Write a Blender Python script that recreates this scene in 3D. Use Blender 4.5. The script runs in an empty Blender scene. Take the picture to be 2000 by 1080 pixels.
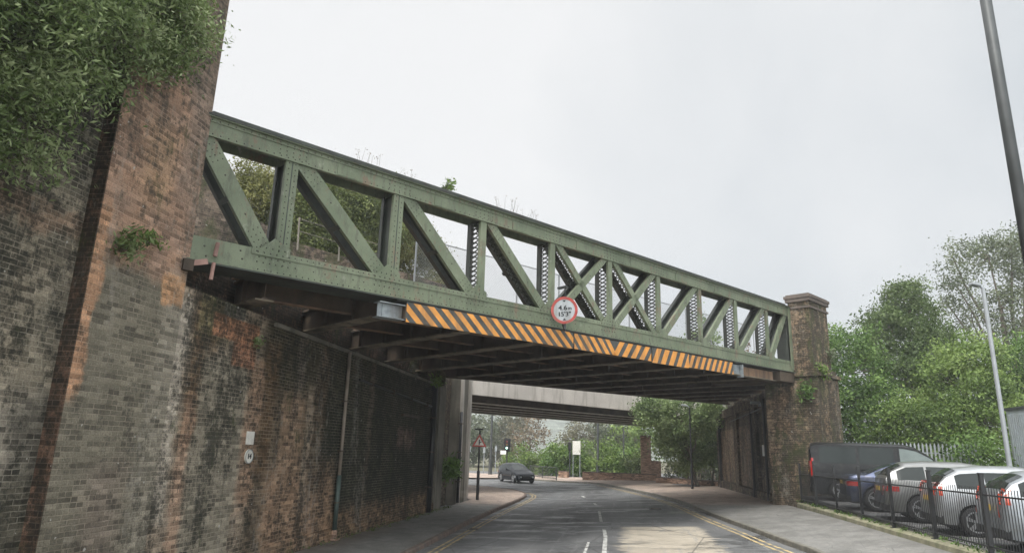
import bpy, math, random
from math import sin, cos, radians, pi, sqrt, atan2
from mathutils import Vector, Matrix, noise
random.seed(7)
S = bpy.context.scene
# ------------------------------------------------------------------ camera
CAMH = 2.5; FPX = 1314.0
_p, _r, _y = radians(14.5), radians(1.7), radians(9.5)
FW = Vector((-sin(_y)*cos(_p), cos(_y)*cos(_p), sin(_p)))
_r0 = Vector((cos(_y), sin(_y), 0)); _u0 = _r0.cross(FW)
RT = _r0*cos(_r) + _u0*sin(_r); UP = _u0*cos(_r) - _r0*sin(_r)
CAM = Vector((0, 0, CAMH))
cd = bpy.data.cameras.new('camera'); cam = bpy.data.objects.new('camera', cd)
S.collection.objects.link(cam); S.camera = cam
cam.matrix_world = Matrix(((RT.x, UP.x, -FW.x, 0), (RT.y, UP.y, -FW.y, 0), (RT.z, UP.z, -FW.z, CAMH), (0, 0, 0, 1)))
cd.sensor_width = 36; cd.lens = FPX/2000*36; cd.clip_end = 3000; cd.clip_start = .05
# ------------------------------------------------------------------ sky and light
ZEN, BACK, SKYB = 3.2, 2.2, 5.5
SUN_EL, SUN_AZ = 55, 200       # azimuth the light comes from, clockwise from +Y
w = bpy.data.worlds.new('World'); S.world = w; w.use_nodes = True
nt = w.node_tree; N = nt.nodes; L = nt.links; bg = N['Background']; bg.inputs[1].default_value = .1
sky = N.new('ShaderNodeTexSky'); sky.sky_type = 'NISHITA'; sky.sun_disc = False
sky.sun_elevation = radians(SUN_EL); sky.sun_rotation = radians(SUN_AZ); sky.dust_density = 4
tc = N.new('ShaderNodeTexCoord'); sx = N.new('ShaderNodeSeparateXYZ'); L.new(tc.outputs['Generated'], sx.inputs[0])
ns = N.new('ShaderNodeTexNoise'); ns.inputs['Scale'].default_value = 2.2; ns.inputs['Detail'].default_value = 7; ns.inputs['Distortion'].default_value = .4
L.new(tc.outputs['Generated'], ns.inputs[0])
mm = N.new('ShaderNodeMath'); mm.operation = 'MULTIPLY_ADD'; L.new(sx.outputs[0], mm.inputs[0]); mm.inputs[1].default_value = -.42; L.new(ns.outputs[0], mm.inputs[2])
m2 = N.new('ShaderNodeMath'); m2.operation = 'MULTIPLY_ADD'; L.new(sx.outputs[2], m2.inputs[0]); m2.inputs[1].default_value = .18; L.new(mm.outputs[0], m2.inputs[2])
rp = N.new('ShaderNodeValToRGB'); L.new(m2.outputs[0], rp.inputs[0])
rp.color_ramp.elements[0].position = .28; rp.color_ramp.elements[0].color = (.71, .75, .78, 1)
rp.color_ramp.elements[1].position = .72; rp.color_ramp.elements[1].color = (1, 1, 1, 1)
def _mr(sock, a, b, c, d):
    m = N.new('ShaderNodeMapRange'); m.interpolation_type = 'SMOOTHSTEP'; L.new(sock, m.inputs[0]); m.inputs[1].default_value = a; m.inputs[2].default_value = b; m.inputs[3].default_value = c; m.inputs[4].default_value = d; return m.outputs[0]
# an overcast sky is brightest overhead and towards the veiled sun behind the camera
zb_ = _mr(sx.outputs[2], .60, .98, 0, ZEN); yb_ = _mr(sx.outputs[1], -.05, -.8, 0, BACK)
sm_ = N.new('ShaderNodeMath'); sm_.operation = 'ADD'; L.new(zb_, sm_.inputs[0]); L.new(yb_, sm_.inputs[1])
s2_ = N.new('ShaderNodeMath'); s2_.operation = 'MULTIPLY_ADD'; L.new(sm_.outputs[0], s2_.inputs[0]); s2_.inputs[1].default_value = SKYB; s2_.inputs[2].default_value = SKYB
gn = N.new('ShaderNodeVectorMath'); gn.operation = 'SCALE'; L.new(rp.outputs[0], gn.inputs[0]); L.new(s2_.outputs[0], gn.inputs['Scale'])
mx = N.new('ShaderNodeMixRGB'); mx.inputs[0].default_value = .93; L.new(sky.outputs[0], mx.inputs[1]); L.new(gn.outputs[0], mx.inputs[2])
L.new(mx.outputs[0], bg.inputs[0])
sd = bpy.data.lights.new('sun', 'SUN'); sd.energy = 1.5; sd.angle = radians(18); sd.color = (1, .97, .92)
so = bpy.data.objects.new('sun', sd); S.collection.objects.link(so)
_az = radians(SUN_AZ); sv = Vector((sin(_az)*cos(radians(SUN_EL)), cos(_az)*cos(radians(SUN_EL)), sin(radians(SUN_EL))))
so.rotation_euler = sv.to_track_quat('Z', 'Y').to_euler(); so.location = (0, -20, 40)
S.view_settings.view_transform = 'Standard'; S.view_settings.look = 'None'; S.view_settings.exposure = .75; S.view_settings.gamma = 1
HAZE = True; HAZE_D = .0012
# ------------------------------------------------------------------ helpers
def ray(px, py): return FW + RT*((px-1000)/FPX) - UP*((py-540)/FPX)
def atY(px, py, Y): d = ray(px, py); return CAM + d*(Y/d.y)
def atX(px, py, X): d = ray(px, py); return CAM + d*(X/d.x)
def atZ(px, py, Z): d = ray(px, py); return CAM + d*((Z-CAMH)/d.z)
COL = S.collection
def clamp(v, a, b): return max(a, min(b, v))
def gz(x): return .045*clamp(x+5.3, 0, 10)
class MB:
    def __init__(s): s.v = []; s.f = []; s.m = []; s.c = None
    def poly(s, pts, m=0):
        i = len(s.v); s.v += [tuple(p) for p in pts]; s.f.append(tuple(range(i, i+len(pts)))); s.m.append(m)
    def hexa(s, p, m=0):   # 8 points: bottom ring 0-3 (ccw from above), top ring 4-7
        i = len(s.v); s.v += [tuple(q) for q in p]
        for f in ((3,2,1,0),(4,5,6,7),(0,1,5,4),(1,2,6,5),(2,3,7,6),(3,0,4,7)):
            s.f.append(tuple(i+k for k in f)); s.m.append(m)
    def box(s, x0, x1, y0, y1, z0, z1, m=0):
        s.hexa([(x0,y0,z0),(x1,y0,z0),(x1,y1,z0),(x0,y1,z0),(x0,y0,z1),(x1,y0,z1),(x1,y1,z1),(x0,y1,z1)], m)
    def beam(s, a, b, w, h, m=0, up=(0,0,1)):
        a = Vector(a); b = Vector(b); d = (b-a).normalized(); u = Vector(up)
        if abs(d.dot(u)) > .99: u = Vector((0,1,0))
        r = d.cross(u).normalized(); u = r.cross(d)
        q = []
        for c in (a, b):
            for i, j in ((-1,-1),(1,-1),(1,1),(-1,1)): q.append(c + r*(i*w/2) + u*(j*h/2))
        i = len(s.v); s.v += [tuple(x) for x in q]
        for f in ((0,1,2,3),(7,6,5,4),(0,4,5,1),(1,5,6,2),(2,6,7,3),(3,7,4,0)): s.f.append(tuple(i+k for k in f)); s.m.append(m)
    def tube(s, a, b, r0, r1=None, n=10, m=0, cap=True):
        r1 = r0 if r1 is None else r1
        a = Vector(a); b = Vector(b); d = (b-a).normalized(); u = Vector((0,0,1)) if abs(d.z) < .9 else Vector((1,0,0))
        x = d.cross(u).normalized(); y = d.cross(x); i = len(s.v)
        for c, r in ((a, r0), (b, r1)):
            for k in range(n):
                t = 2*pi*k/n; s.v.append(tuple(c + x*(r*cos(t)) + y*(r*sin(t))))
        for k in range(n): s.f.append((i+k, i+(k+1)%n, i+n+(k+1)%n, i+n+k)); s.m.append(m)
        if cap:
            s.f.append(tuple(i+k for k in range(n))[::-1]); s.m.append(m); s.f.append(tuple(i+n+k for k in range(n))); s.m.append(m)
    def prism(s, pts, off, m=0):   # polygon pts extruded by vector off
        off = Vector(off); i = len(s.v); n = len(pts)
        s.v += [tuple(p) for p in pts] + [tuple(Vector(p)+off) for p in pts]
        s.f.append(tuple(range(i, i+n))[::-1]); s.m.append(m); s.f.append(tuple(range(i+n, i+2*n))); s.m.append(m)
        for k in range(n): s.f.append((i+k, i+(k+1)%n, i+n+(k+1)%n, i+n+k)); s.m.append(m)
    def build(s, name, mats, parent=None, smooth=False, fixn=True, bevel=0):
        me = bpy.data.meshes.new(name); me.from_pydata(s.v, [], s.f)
        if not isinstance(mats, (list, tuple)): mats = [mats]
        for mt in mats: me.materials.append(mt)
        if len(mats) > 1: me.polygons.foreach_set('material_index', s.m)
        me.update()
        uv = me.uv_layers.new(name='UVMap'); buf = [0.0]*(2*len(me.loops)); V = me.vertices
        for p in me.polygons:
            n = p.normal
            if abs(n.z) > .75:
                for li in p.loop_indices:
                    c = V[me.loops[li].vertex_index].co; buf[2*li] = c.x; buf[2*li+1] = c.y
            else:
                h = Vector((-n.y, n.x, 0)).normalized()
                for li in p.loop_indices:
                    c = V[me.loops[li].vertex_index].co; buf[2*li] = c.x*h.x+c.y*h.y; buf[2*li+1] = c.z
        uv.data.foreach_set('uv', buf)
        if smooth: me.polygons.foreach_set('use_smooth', [True]*len(me.polygons))
        if s.c is not None:
            at = me.color_attributes.new('leaf', 'FLOAT_COLOR', 'CORNER'); cb = []
            for p, cc in zip(me.polygons, s.c): cb += [cc, cc, cc, 1.0]*p.loop_total
            at.data.foreach_set('color', cb)
        o = bpy.data.objects.new(name, me); COL.objects.link(o)
        if bevel:
            b = o.modifiers.new('bevel', 'BEVEL'); b.width = bevel; b.segments = 1; b.limit_method = 'ANGLE'
        if parent is not None:
            o.parent = parent; o.matrix_parent_inverse = Matrix.Translation(-parent.location)
        return o
def tag(o, label=None, cat=None, group=None, kind=None):
    for k, v in (('label', label), ('category', cat), ('group', group), ('kind', kind)):
        if v: o[k] = v
    return o
def empty(name, loc, label, cat, group=None):
    e = bpy.data.objects.new(name, None); COL.objects.link(e); e.location = loc; e.empty_display_size = .3
    return tag(e, label, cat, group)
# ------------------------------------------------------------------ materials
def newmat(name):
    m = bpy.data.materials.new(name); m.use_nodes = True; return m, m.node_tree, m.node_tree.nodes['Principled BSDF']
class G:   # tiny node-graph helper
    def __init__(s, nt): s.nt = nt; s.N = nt.nodes; s.L = nt.links; s._co = None
    def node(s, t, **k):
        n = s.N.new(t)
        for a, b in k.items(): setattr(n, a, b)
        return n
    def set(s, sock, v):
        if hasattr(v, 'is_output') or isinstance(v, bpy.types.NodeSocket): s.L.new(v, sock)
        else: sock.default_value = v
    def co(s):
        if s._co is None: s._co = s.node('ShaderNodeTexCoord')
        return s._co.outputs['Object']
    def uv(s): s.co(); return s._co.outputs['UV']
    def scl(s, vec, sc, loc=(0,0,0), rot=(0,0,0)):
        m = s.node('ShaderNodeMapping'); s.L.new(vec, m.inputs[0]); m.inputs['Scale'].default_value = sc; m.inputs['Location'].default_value = loc; m.inputs['Rotation'].default_value = rot; return m.outputs[0]
    def noise(s, scale, detail=4, vec=None, rough=.55, dist=0):
        n = s.node('ShaderNodeTexNoise'); s.L.new(vec if vec is not None else s.co(), n.inputs[0]); n.inputs['Scale'].default_value = scale; n.inputs['Detail'].default_value = detail; n.inputs['Roughness'].default_value = rough; n.inputs['Distortion'].default_value = dist; return n.outputs[0]
    def ramp(s, v, *st, interp='LINEAR'):
        r = s.node('ShaderNodeValToRGB'); s.L.new(v, r.inputs[0]); e = r.color_ramp.elements; r.color_ramp.interpolation = interp
        while len(e) < len(st): e.new(.5)
        for el, (p, c) in zip(e, st): el.position = p; el.color = (c, c, c, 1) if isinstance(c, (int, float)) else (*c, 1)
        return r.outputs[0]
    def mix(s, f, a, b, mode='MIX'):
        m = s.node('ShaderNodeMixRGB', blend_type=mode); s.set(m.inputs[0], f)
        for i, x in ((1, a), (2, b)):
            s.set(m.inputs[i], (*x, 1) if isinstance(x, tuple) and len(x) == 3 else x)
        return m.outputs[0]
    def math(s, op, a, b=0.0, c=0.0):
        m = s.node('ShaderNodeMath', operation=op); s.set(m.inputs[0], a); s.set(m.inputs[1], b)
        if op in ('MULTIPLY_ADD',): s.set(m.inputs[2], c)
        return m.outputs[0]
    def sep(s, vec): n = s.node('ShaderNodeSeparateXYZ'); s.L.new(vec, n.inputs[0]); return n.outputs
    def step(s, v, a, b):
        m = s.node('ShaderNodeMapRange', interpolation_type='SMOOTHSTEP'); s.set(m.inputs[0], v); m.inputs[1].default_value = a; m.inputs[2].default_value = b; return m.outputs[0]
    def band(s, v, a, b, soft):
        return s.math('MULTIPLY', s.step(v, a-soft, a+soft), s.step(v, b+soft, b-soft))
    def bump(s, h, strength, dist, normal=None):
        b = s.node('ShaderNodeBump'); s.L.new(h, b.inputs['Height']); b.inputs['Strength'].default_value = strength; b.inputs['Distance'].default_value = dist
        if normal is not None: s.L.new(normal, b.inputs['Normal'])
        return b.outputs[0]
def plain(name, col, rough=.6, metal=0, var=.25, scale=3, bump=0, dirt=None, spec=.5, coat=0):
    m, nt, P = newmat(name); g = G(nt)
    n = g.noise(scale, 5); c2 = tuple(max(0, x*(1-var)) for x in col); c1 = tuple(min(1, x*(1+var)) for x in col)
    c = g.mix(g.ramp(n, (.3, 0), (.7, 1)), c2, c1)
    if dirt:
        n2 = g.noise(1, 6, g.scl(g.co(), (3, 3, .5))); c = g.mix(g.ramp(n2, (.5, 0), (.68, .75)), c, dirt)
    nt.links.new(c, P.inputs['Base Color']); P.inputs['Roughness'].default_value = rough; P.inputs['Metallic'].default_value = metal
    P.inputs['Specular IOR Level'].default_value = spec
    if coat: P.inputs['Coat Weight'].default_value = coat; P.inputs['Coat Roughness'].default_value = .08
    if bump: nt.links.new(g.bump(g.noise(scale*8, 4), bump, .01), P.inputs['Normal'])
    return m
def bond(g):      # running bond worked out from the UVs in metres: (random value per brick, mortar factor)
    if getattr(g, '_bond', None): return g._bond
    uv = g.uv(); nz = g.node('ShaderNodeTexNoise'); g.L.new(uv, nz.inputs[0]); nz.inputs['Scale'].default_value = 6; nz.inputs['Detail'].default_value = 3
    o1 = g.node('ShaderNodeVectorMath', operation='MULTIPLY_ADD'); g.L.new(nz.outputs['Color'], o1.inputs[0]); o1.inputs[1].default_value = (.035,.022,0); g.L.new(uv, o1.inputs[2])
    b = g.node('ShaderNodeTexBrick'); g.L.new(o1.outputs[0], b.inputs[0]); b.inputs['Scale'].default_value = 1; b.inputs['Brick Width'].default_value = .225; b.inputs['Row Height'].default_value = .075
    b.inputs['Mortar Size'].default_value = .0075; b.inputs['Mortar Smooth'].default_value = .3
    X, Y, Z = g.sep(o1.outputs[0]); row = g.math('FLOOR', g.math('DIVIDE', Y, .075))
    par = g.math('MULTIPLY', g.math('FLOORED_MODULO', row, 2.0), .5); cell = g.math('FLOOR', g.math('ADD', g.math('DIVIDE', X, .225), g.math('SUBTRACT', 0.0, par)))
    cv = g.node('ShaderNodeCombineXYZ'); g.L.new(cell, cv.inputs[0]); g.L.new(row, cv.inputs[1])
    wn = g.node('ShaderNodeTexWhiteNoise', noise_dimensions='2D'); g.L.new(cv.outputs[0], wn.inputs[0])
    g._bond = (wn.outputs['Value'], b.outputs['Fac']); return g._bond
def mixc(a, b, t): return tuple(a[k]+(b[k]-a[k])*t for k in range(3))
def brick(name, c1, c2, mortar, soot=.5, sootcol=(.018,.019,.014), pale=.3, palecol=(.36,.33,.28), green=.2, zones=None, tv=.85):
    """c1, c2: the two brick tones; soot, pale, green: how much of the face is sooty, limey or mossy"""
    m, nt, P = newmat(name); g = G(nt); co = g.co(); rnd, mf = bond(g)
    base = g.mix(g.ramp(g.noise(1.6, 6), (.35, 0), (.65, 1)), c1, c2)
    if zones: base = zones(g, co, base)
    tone = g.ramp(rnd, (0, .30), (.12, .55), (.45, .95), (.8, 1.25), (1, 1.75)); col = g.mix(tv, base, g.mix(1, base, tone, 'MULTIPLY'))
    fine_ = g.noise(38, 4, None, .7); col = g.mix(.8, col, g.mix(1, col, g.ramp(fine_, (.25, .45), (.75, 1.6)), 'MULTIPLY'))
    # black spalled and sooted patches a brick or two across
    bl = g.noise(5.0, 12, g.scl(co, (1, 1, .9)), .88); reg = g.noise(1.0, 7, g.scl(co, (1, 1, .22), (3, 7, 2)), .7)
    v = g.math('ADD', g.math('MULTIPLY', bl, .62), g.math('MULTIPLY', reg, .38)); t = .565-soot*.16
    col = g.mix(g.math('MULTIPLY', g.ramp(v, (t-.02, 0), (t+.035, 1)), .85), col, sootcol)
    # mortar: pale where it survives, washed out or sooted elsewhere
    mort = g.mix(.45, g.mix(1, base, (1.55,1.5,1.45), 'MULTIPLY'), mortar)
    er = g.ramp(g.noise(2.2, 8, None, .75), (.40, .08), (.60, .85)); mort = g.mix(g.math('MULTIPLY', g.ramp(v, (t-.01, 0), (t+.09, 1)), .75), mort, (.05,.05,.042))
    col = g.mix(g.math('MULTIPLY', mf, er), col, mort)
    wn = g.noise(.9, 8, g.scl(co, (1, 1, .2)), .7); s2 = g.noise(8, 6, g.scl(co, (1, 1, .7)), .75)
    pm = g.ramp(g.math('ADD', g.math('MULTIPLY', wn, .6), g.math('MULTIPLY', s2, .4)), (.58-pale*.12, 0), (.68-pale*.12, 1))
    col = g.mix(g.math('MULTIPLY', pm, .55), col, palecol)
    gm = g.noise(1.5, 9, g.scl(co, (1, 1, .4), (9, 1, 4)), .8); col = g.mix(g.math('MULTIPLY', g.ramp(gm, (.62-green*.2, 0), (.68-green*.2, 1)), .6), col, (.05, .065, .022))
    sp = g.noise(9, 1, g.scl(co, (1,1,1), (5,5,5))); col = g.mix(g.ramp(sp, (.775, 0), (.79, .8)), col, (.45, .43, .39))
    nt.links.new(col, P.inputs['Base Color']); P.inputs['Roughness'].default_value = .9; P.inputs['Specular IOR Level'].default_value = .25
    h = g.math('ADD', g.math('SUBTRACT', g.math('MULTIPLY', fine_, .5), mf), g.math('MULTIPLY', rnd, .5)); nt.links.new(g.bump(h, .8, .014, g.bump(g.noise(3, 5), .5, .06)), P.inputs['Normal'])
    return m
# zones of the abutment (world Y along the wall, Z height)
def warp(g, co, amt, sc=1.7):
    nn = g.node('ShaderNodeTexNoise'); g.L.new(co, nn.inputs[0]); nn.inputs['Scale'].default_value = sc; nn.inputs['Detail'].default_value = 8; nn.inputs['Roughness'].default_value = .72
    sub = g.node('ShaderNodeVectorMath', operation='SUBTRACT'); g.L.new(nn.outputs['Color'], sub.inputs[0]); sub.inputs[1].default_value = (.5,.5,.5)
    wb = g.node('ShaderNodeVectorMath', operation='MULTIPLY_ADD'); g.L.new(sub.outputs[0], wb.inputs[0]); wb.inputs[1].default_value = (amt, amt, amt*1.4); g.L.new(co, wb.inputs[2]); return g.sep(wb.outputs[0])
def zoner(g, co, amt, sc=1.7):
    X, Y, Z = warp(g, co, amt, sc)
    def zone(col, y0, y1, z0, z1, c, f=.9, sy=.08, sz=.2): return g.mix(g.math('MULTIPLY', g.math('MULTIPLY', g.band(Y, y0, y1, sy), g.band(Z, z0, z1, sz)), f), col, c)
    return zone
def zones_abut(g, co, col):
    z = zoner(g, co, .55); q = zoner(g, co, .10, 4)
    for a in ((13.2, 33, -1, 6, (.085,.062,.038), .88, .3), (16.2, 33, .9, 6, (.026,.028,.017), .94, .4, .4), (13.2, 19, 3.6, 5.4, (.035,.032,.018), .85, .3, .4),  # darkest zones paint the shade under bridge and girders into the brick
              (14.8, 15.15, 2.4, 5.4, (.15,.12,.09), .8), (16.1, 16.45, 2.5, 5.4, (.18,.12,.075), .6), (19.5, 19.9, .5, 5, (.13,.10,.07), .5), (18.4, 18.6, 2, 5.2, (.10,.10,.08), .6),
              (10.3, 10.65, 1.2, 4.9, (.36,.32,.26), .85, .08), (10.75, 11.55, 2.4, 5.1, (.12,.075,.04), .9, .1), (10.8, 11.1, .2, 3.3, (.38,.24,.16), .65), (10.9, 11.9, 4.35, 5.3, (.26,.22,.11), .7), (11.6,12.3,4.7,5.3,(.20,.20,.17),.7),
              (11.15, 12.75, .4, 4.1, (.205,.185,.14), .85, .12), (12.8, 13.4, 1.2, 4.2, (.27,.17,.11), .8, .15), (13.4, 13.9, 1.8, 4.6, (.09,.055,.028), .85, .15), (13.9, 17.4, .0, 1.9, (.32,.205,.13), .8, .3, .5),
              (14.3, 15.4, 1.6, 3.6, (.30,.20,.13), .7, .15), (15.5, 15.9, 1, 3.9, (.30,.235,.17), .7), (15.9, 16.6, 1.3, 4.4, (.07,.05,.03), .8, .12), (17, 27, .0, .8, (.30,.185,.105), .6, .5), (22.4, 24.4, 2.5, 3.1, (.22,.14,.11), .6, .1)):
        col = z(col, *a)
    for a in ((11.3, 12.95, 4.42, 4.86, (.42,.20,.11), .95, .03, .03), (12.05, 12.9, 3.95, 4.43, (.40,.19,.11), .95, .03, .03)): col = q(col, *a)
    return col
def zones_pier(g, co, col):
    z = zoner(g, co, .5)
    for a in ((7, 11, -1, 5.1, (.165,.148,.11), 1.0, .1, .2), (9.85, 10.8, -1, 5.2, (.25,.225,.175), .7, .12), (8.1, 8.42, 3.1, 6, (.42,.24,.14), .95, .05), (8.9, 9.6, .5, 2.2, (.19,.15,.12), .6, .3),
              (8.4, 11, 8.6, 13, (.17,.13,.10), .8, .2, .4), (9.75, 10.6, 6.5, 9, (.22,.17,.135), .6, .15, .5), (8.9,9.6,6.2,7.6,(.36,.235,.14),.6,.2,.4), (9.7,10.5,4.7,5.2,(.42,.235,.12),.9,.04,.05)): col = z(col, *a)
    return col
def zones_wall(g, co, col):
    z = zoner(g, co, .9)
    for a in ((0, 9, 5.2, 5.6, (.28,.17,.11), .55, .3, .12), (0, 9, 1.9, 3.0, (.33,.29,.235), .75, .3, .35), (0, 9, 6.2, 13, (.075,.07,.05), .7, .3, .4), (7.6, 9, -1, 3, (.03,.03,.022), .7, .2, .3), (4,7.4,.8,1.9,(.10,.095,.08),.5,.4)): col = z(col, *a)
    return col
M = {}
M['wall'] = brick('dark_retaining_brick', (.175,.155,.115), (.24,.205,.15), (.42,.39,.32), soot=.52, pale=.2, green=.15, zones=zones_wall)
M['pier'] = brick('pier_brick', (.37,.225,.145), (.30,.20,.145), (.40,.34,.27), soot=.36, sootcol=(.055,.05,.038), pale=.35, green=.12, zones=zones_pier, tv=.7)
M['reveal'] = brick('dark_reveal_brick', (.10,.06,.04), (.15,.09,.06), (.14,.12,.1), soot=.7, pale=0, green=.2)  # darker brick for the pier's side face and the backing wall
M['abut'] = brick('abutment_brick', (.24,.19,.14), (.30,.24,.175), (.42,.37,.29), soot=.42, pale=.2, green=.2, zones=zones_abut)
M['abut2'] = brick('painted_shade_abutment_brick', (.12,.095,.068), (.17,.13,.095), (.2,.17,.14), soot=.5, pale=.3, green=.35)  # darker copy of the abutment brick, with shade put into its colour
M['pier2'] = brick('far_pier_brick', (.25,.165,.105), (.23,.18,.125), (.30,.26,.19), soot=.62, pale=.25, green=.5)
M['redbrick'] = brick('low_wall_brick', (.33,.215,.155), (.29,.19,.135), (.4,.36,.32), soot=.1, pale=.1, green=.1)
M['bank'] = brick('weathered_bank_brick', (.12,.095,.07), (.17,.13,.10), (.2,.17,.14), soot=.5, pale=.0, green=.6)
def paint_metal():
    m, nt, P = newmat('green_bridge_paint'); g = G(nt); co = g.co()
    base = g.mix(g.ramp(g.noise(1.1, 6), (.3, 0), (.7, 1)), (.115,.145,.088), (.20,.23,.15))
    base = g.mix(g.ramp(g.noise(7, 6, g.scl(co, (1,1,.28)), .75), (.50, 0), (.66, .7)), base, (.085,.09,.065))          # grime streaks
    base = g.mix(g.ramp(g.noise(2.2, 9, g.scl(co, (1,1,.5), (3,1,2)), .8), (.55, 0), (.62, .8)), base, (.19,.125,.085))  # rust and flaking
    base = g.mix(g.ramp(g.noise(5, 8, g.scl(co, (1,1,.7), (7,2,5)), .8), (.60, 0), (.65, .7)), base, (.30,.31,.25))      # chalky patches
    base = g.mix(g.ramp(g.noise(16, 6, None, .8), (.60, 0), (.68, .75)), base, (.045,.035,.025))
    nt.links.new(base, P.inputs['Base Color']); P.inputs['Roughness'].default_value = .6
    nt.links.new(g.bump(g.noise(12, 7, None, .7), .35, .012), P.inputs['Normal']); return m
M['green'] = paint_metal()
M['greendark'] = plain('grimy_shade_green_paint', (.038,.045,.036), .6, var=.4, scale=2, dirt=(.03,.025,.02), bump=.3)  # grime on the cap plates; painted shade on undersides and back plates
M['rivet'] = plain('rusty_rivets', (.05,.045,.035), .7, var=.4)
M['rust'] = plain('rusty_soffit_steel', (.20,.125,.075), .8, var=.5, scale=1.3, dirt=(.035,.025,.02), bump=.4)
M['girder'] = plain('sooty_girder_steel', (.075,.056,.038), .75, var=.5, scale=1.7, dirt=(.09,.06,.04), bump=.3)
M['flange'] = plain('weathered_flange_steel', (.19,.155,.11), .75, var=.4, scale=2, dirt=(.04,.03,.025), bump=.3)
M['concrete'] = plain('pale_concrete', (.50,.46,.41), .85, var=.12, scale=.8, dirt=(.30,.27,.23), bump=.2)
M['concdark'] = plain('stained_concrete', (.17,.155,.125), .85, var=.35, scale=1.0, dirt=(.06,.065,.045), bump=.3)
M['galv'] = plain('galvanised_steel', (.30,.33,.34), .5, .5, var=.3, scale=6, dirt=(.14,.12,.10))
M['black'] = plain('black_paint', (.018,.019,.02), .45, var=.2)
M['blackrough'] = plain('black_rubber', (.015,.015,.016), .8, var=.2)
M['greypole'] = plain('grey_pole_paint', (.30,.32,.33), .5, .2, var=.12)
M['darkpole'] = plain('dark_pole_paint', (.055,.06,.06), .5, .2, var=.2)
M['orange'] = plain('orange_hazard_paint', (.66,.29,.06), .6, var=.2, scale=4, dirt=(.30,.16,.07), bump=.3)
M['slate'] = plain('dark_hazard_paint', (.06,.065,.062), .6, var=.4, scale=4, dirt=(.12,.09,.06), bump=.3)
M['stone'] = plain('kerb_stone', (.15,.14,.115), .8, var=.3, scale=5, dirt=(.10,.10,.08), bump=.3)
M['kerbred'] = plain('rusty_kerb_stone', (.14,.10,.08), .8, var=.4, scale=4, dirt=(.08,.08,.07), bump=.3)
M['moss'] = plain('mossy_edging', (.22,.21,.14), .95, var=.35, scale=3, dirt=(.10,.13,.04), bump=.6)
M['white'] = plain('white_paint', (.75,.75,.72), .5, var=.08)
M['offwhite'] = plain('weathered_white', (.62,.60,.54), .6, var=.12, scale=8)
M['signgrey'] = plain('sign_face_grey', (.42,.45,.47), .5, var=.15, scale=6, dirt=(.26,.27,.26))
M['red'] = plain('sign_red', (.42,.07,.06), .55, var=.25, scale=6, dirt=(.28,.10,.08))
M['cork'] = plain('bark', (.13,.11,.085), .95, var=.35, scale=6, bump=.6)
M['twig'] = plain('twig', (.09,.07,.05), .95, var=.3, scale=6)
def asphalt():
    m, nt, P = newmat('worn_asphalt'); g = G(nt); co = g.co(); X, Y, Z = g.sep(co)
    fine = g.noise(60, 3); mid = g.noise(1.2, 6, g.scl(co, (1, .35, 1)), .6)
    c = g.mix(g.ramp(mid, (.3, 0), (.7, 1)), (.085,.086,.086), (.15,.15,.147)); c = g.mix(.5, c, g.mix(1, c, g.ramp(fine, (.25, .4), (.75, 1.6)), 'MULTIPLY'))
    # bands of wheel-polished dark surface along the left lane
    xx = g.math('ADD', X, g.math('MULTIPLY_ADD', g.noise(.35, 3), 1.6, -.8))
    c = g.mix(g.math('MULTIPLY', g.band(xx, -2.2, -1.2, .35), .45), c, (.04,.041,.043))
    c = g.mix(g.math('MULTIPLY', g.band(xx, -4.2, -3.2, .4), .3), c, (.16,.165,.17))
    # beige resurfaced patch in the right lane
    jag = g.math('MULTIPLY_ADD', g.noise(3.2, 6, g.scl(co, (.4, 1.4, 1)), .7), 1.6, -.8)
    px = g.math('ADD', X, jag); py = g.math('ADD', Y, g.math('MULTIPLY', jag, .5))
    k = g.math('MULTIPLY', g.band(px, -.05, 2.35, .1), g.band(py, 8, 23.3, .25))
    k = g.math('MULTIPLY', k, g.ramp(g.noise(1.6, 6, None, .7), (.30, .15), (.42, .9)))
    c = g.mix(k, c, g.mix(g.ramp(g.noise(2.5, 5), (.3, 0), (.7, 1)), (.36,.315,.245), (.47,.415,.33)))
    # repair seams
    v = g.node('ShaderNodeTexVoronoi', feature='DISTANCE_TO_EDGE'); g.L.new(g.scl(co, (.35, .16, 1)), v.inputs[0]); v.inputs['Scale'].default_value = 1.2
    c = g.mix(g.ramp(v.outputs[0], (.004, .55), (.012, 0)), c, (.03,.03,.03))
    vr = g.node('ShaderNodeTexVoronoi', feature='F1'); g.L.new(g.scl(co, (.33, .13, 1), (1,3,0)), vr.inputs[0]); vr.inputs['Scale'].default_value = 1.0; vr.distance = 'CHEBYCHEV'
    c = g.mix(.35, c, g.mix(1, c, g.ramp(g.sep(vr.outputs['Color'])[0], (0, .6), (1, 1.4)), 'MULTIPLY'))
    st = g.noise(1.0, 8, g.scl(co, (3.5, .35, 1), (0,2,0)), .75); c = g.mix(g.ramp(st, (.54, 0), (.62, .5)), c, (.21,.21,.205))
    gr = g.noise(14, 6, None, .8); c = g.mix(g.ramp(gr, (.60, 0), (.66, .6)), c, (.23,.225,.21)); c = g.mix(g.ramp(gr, (.34, .6), (.40, 0)), c, (.035,.035,.035))
    # damp patches
    wet = g.ramp(g.noise(.8, 8, g.scl(co, (.45, 1.0, 1), (2, 5, 0)), .72), (.50, 0), (.58, 1))
    c = g.mix(g.math('MULTIPLY', wet, .5), c, (.05,.052,.055))
    nt.links.new(c, P.inputs['Base Color'])
    r = g.math('SUBTRACT', .72, g.math('MULTIPLY', wet, .42)); nt.links.new(r, P.inputs['Roughness'])
    nt.links.new(g.bump(fine, .25, .01), P.inputs['Normal']); return m
M['asphalt'] = asphalt()
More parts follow.
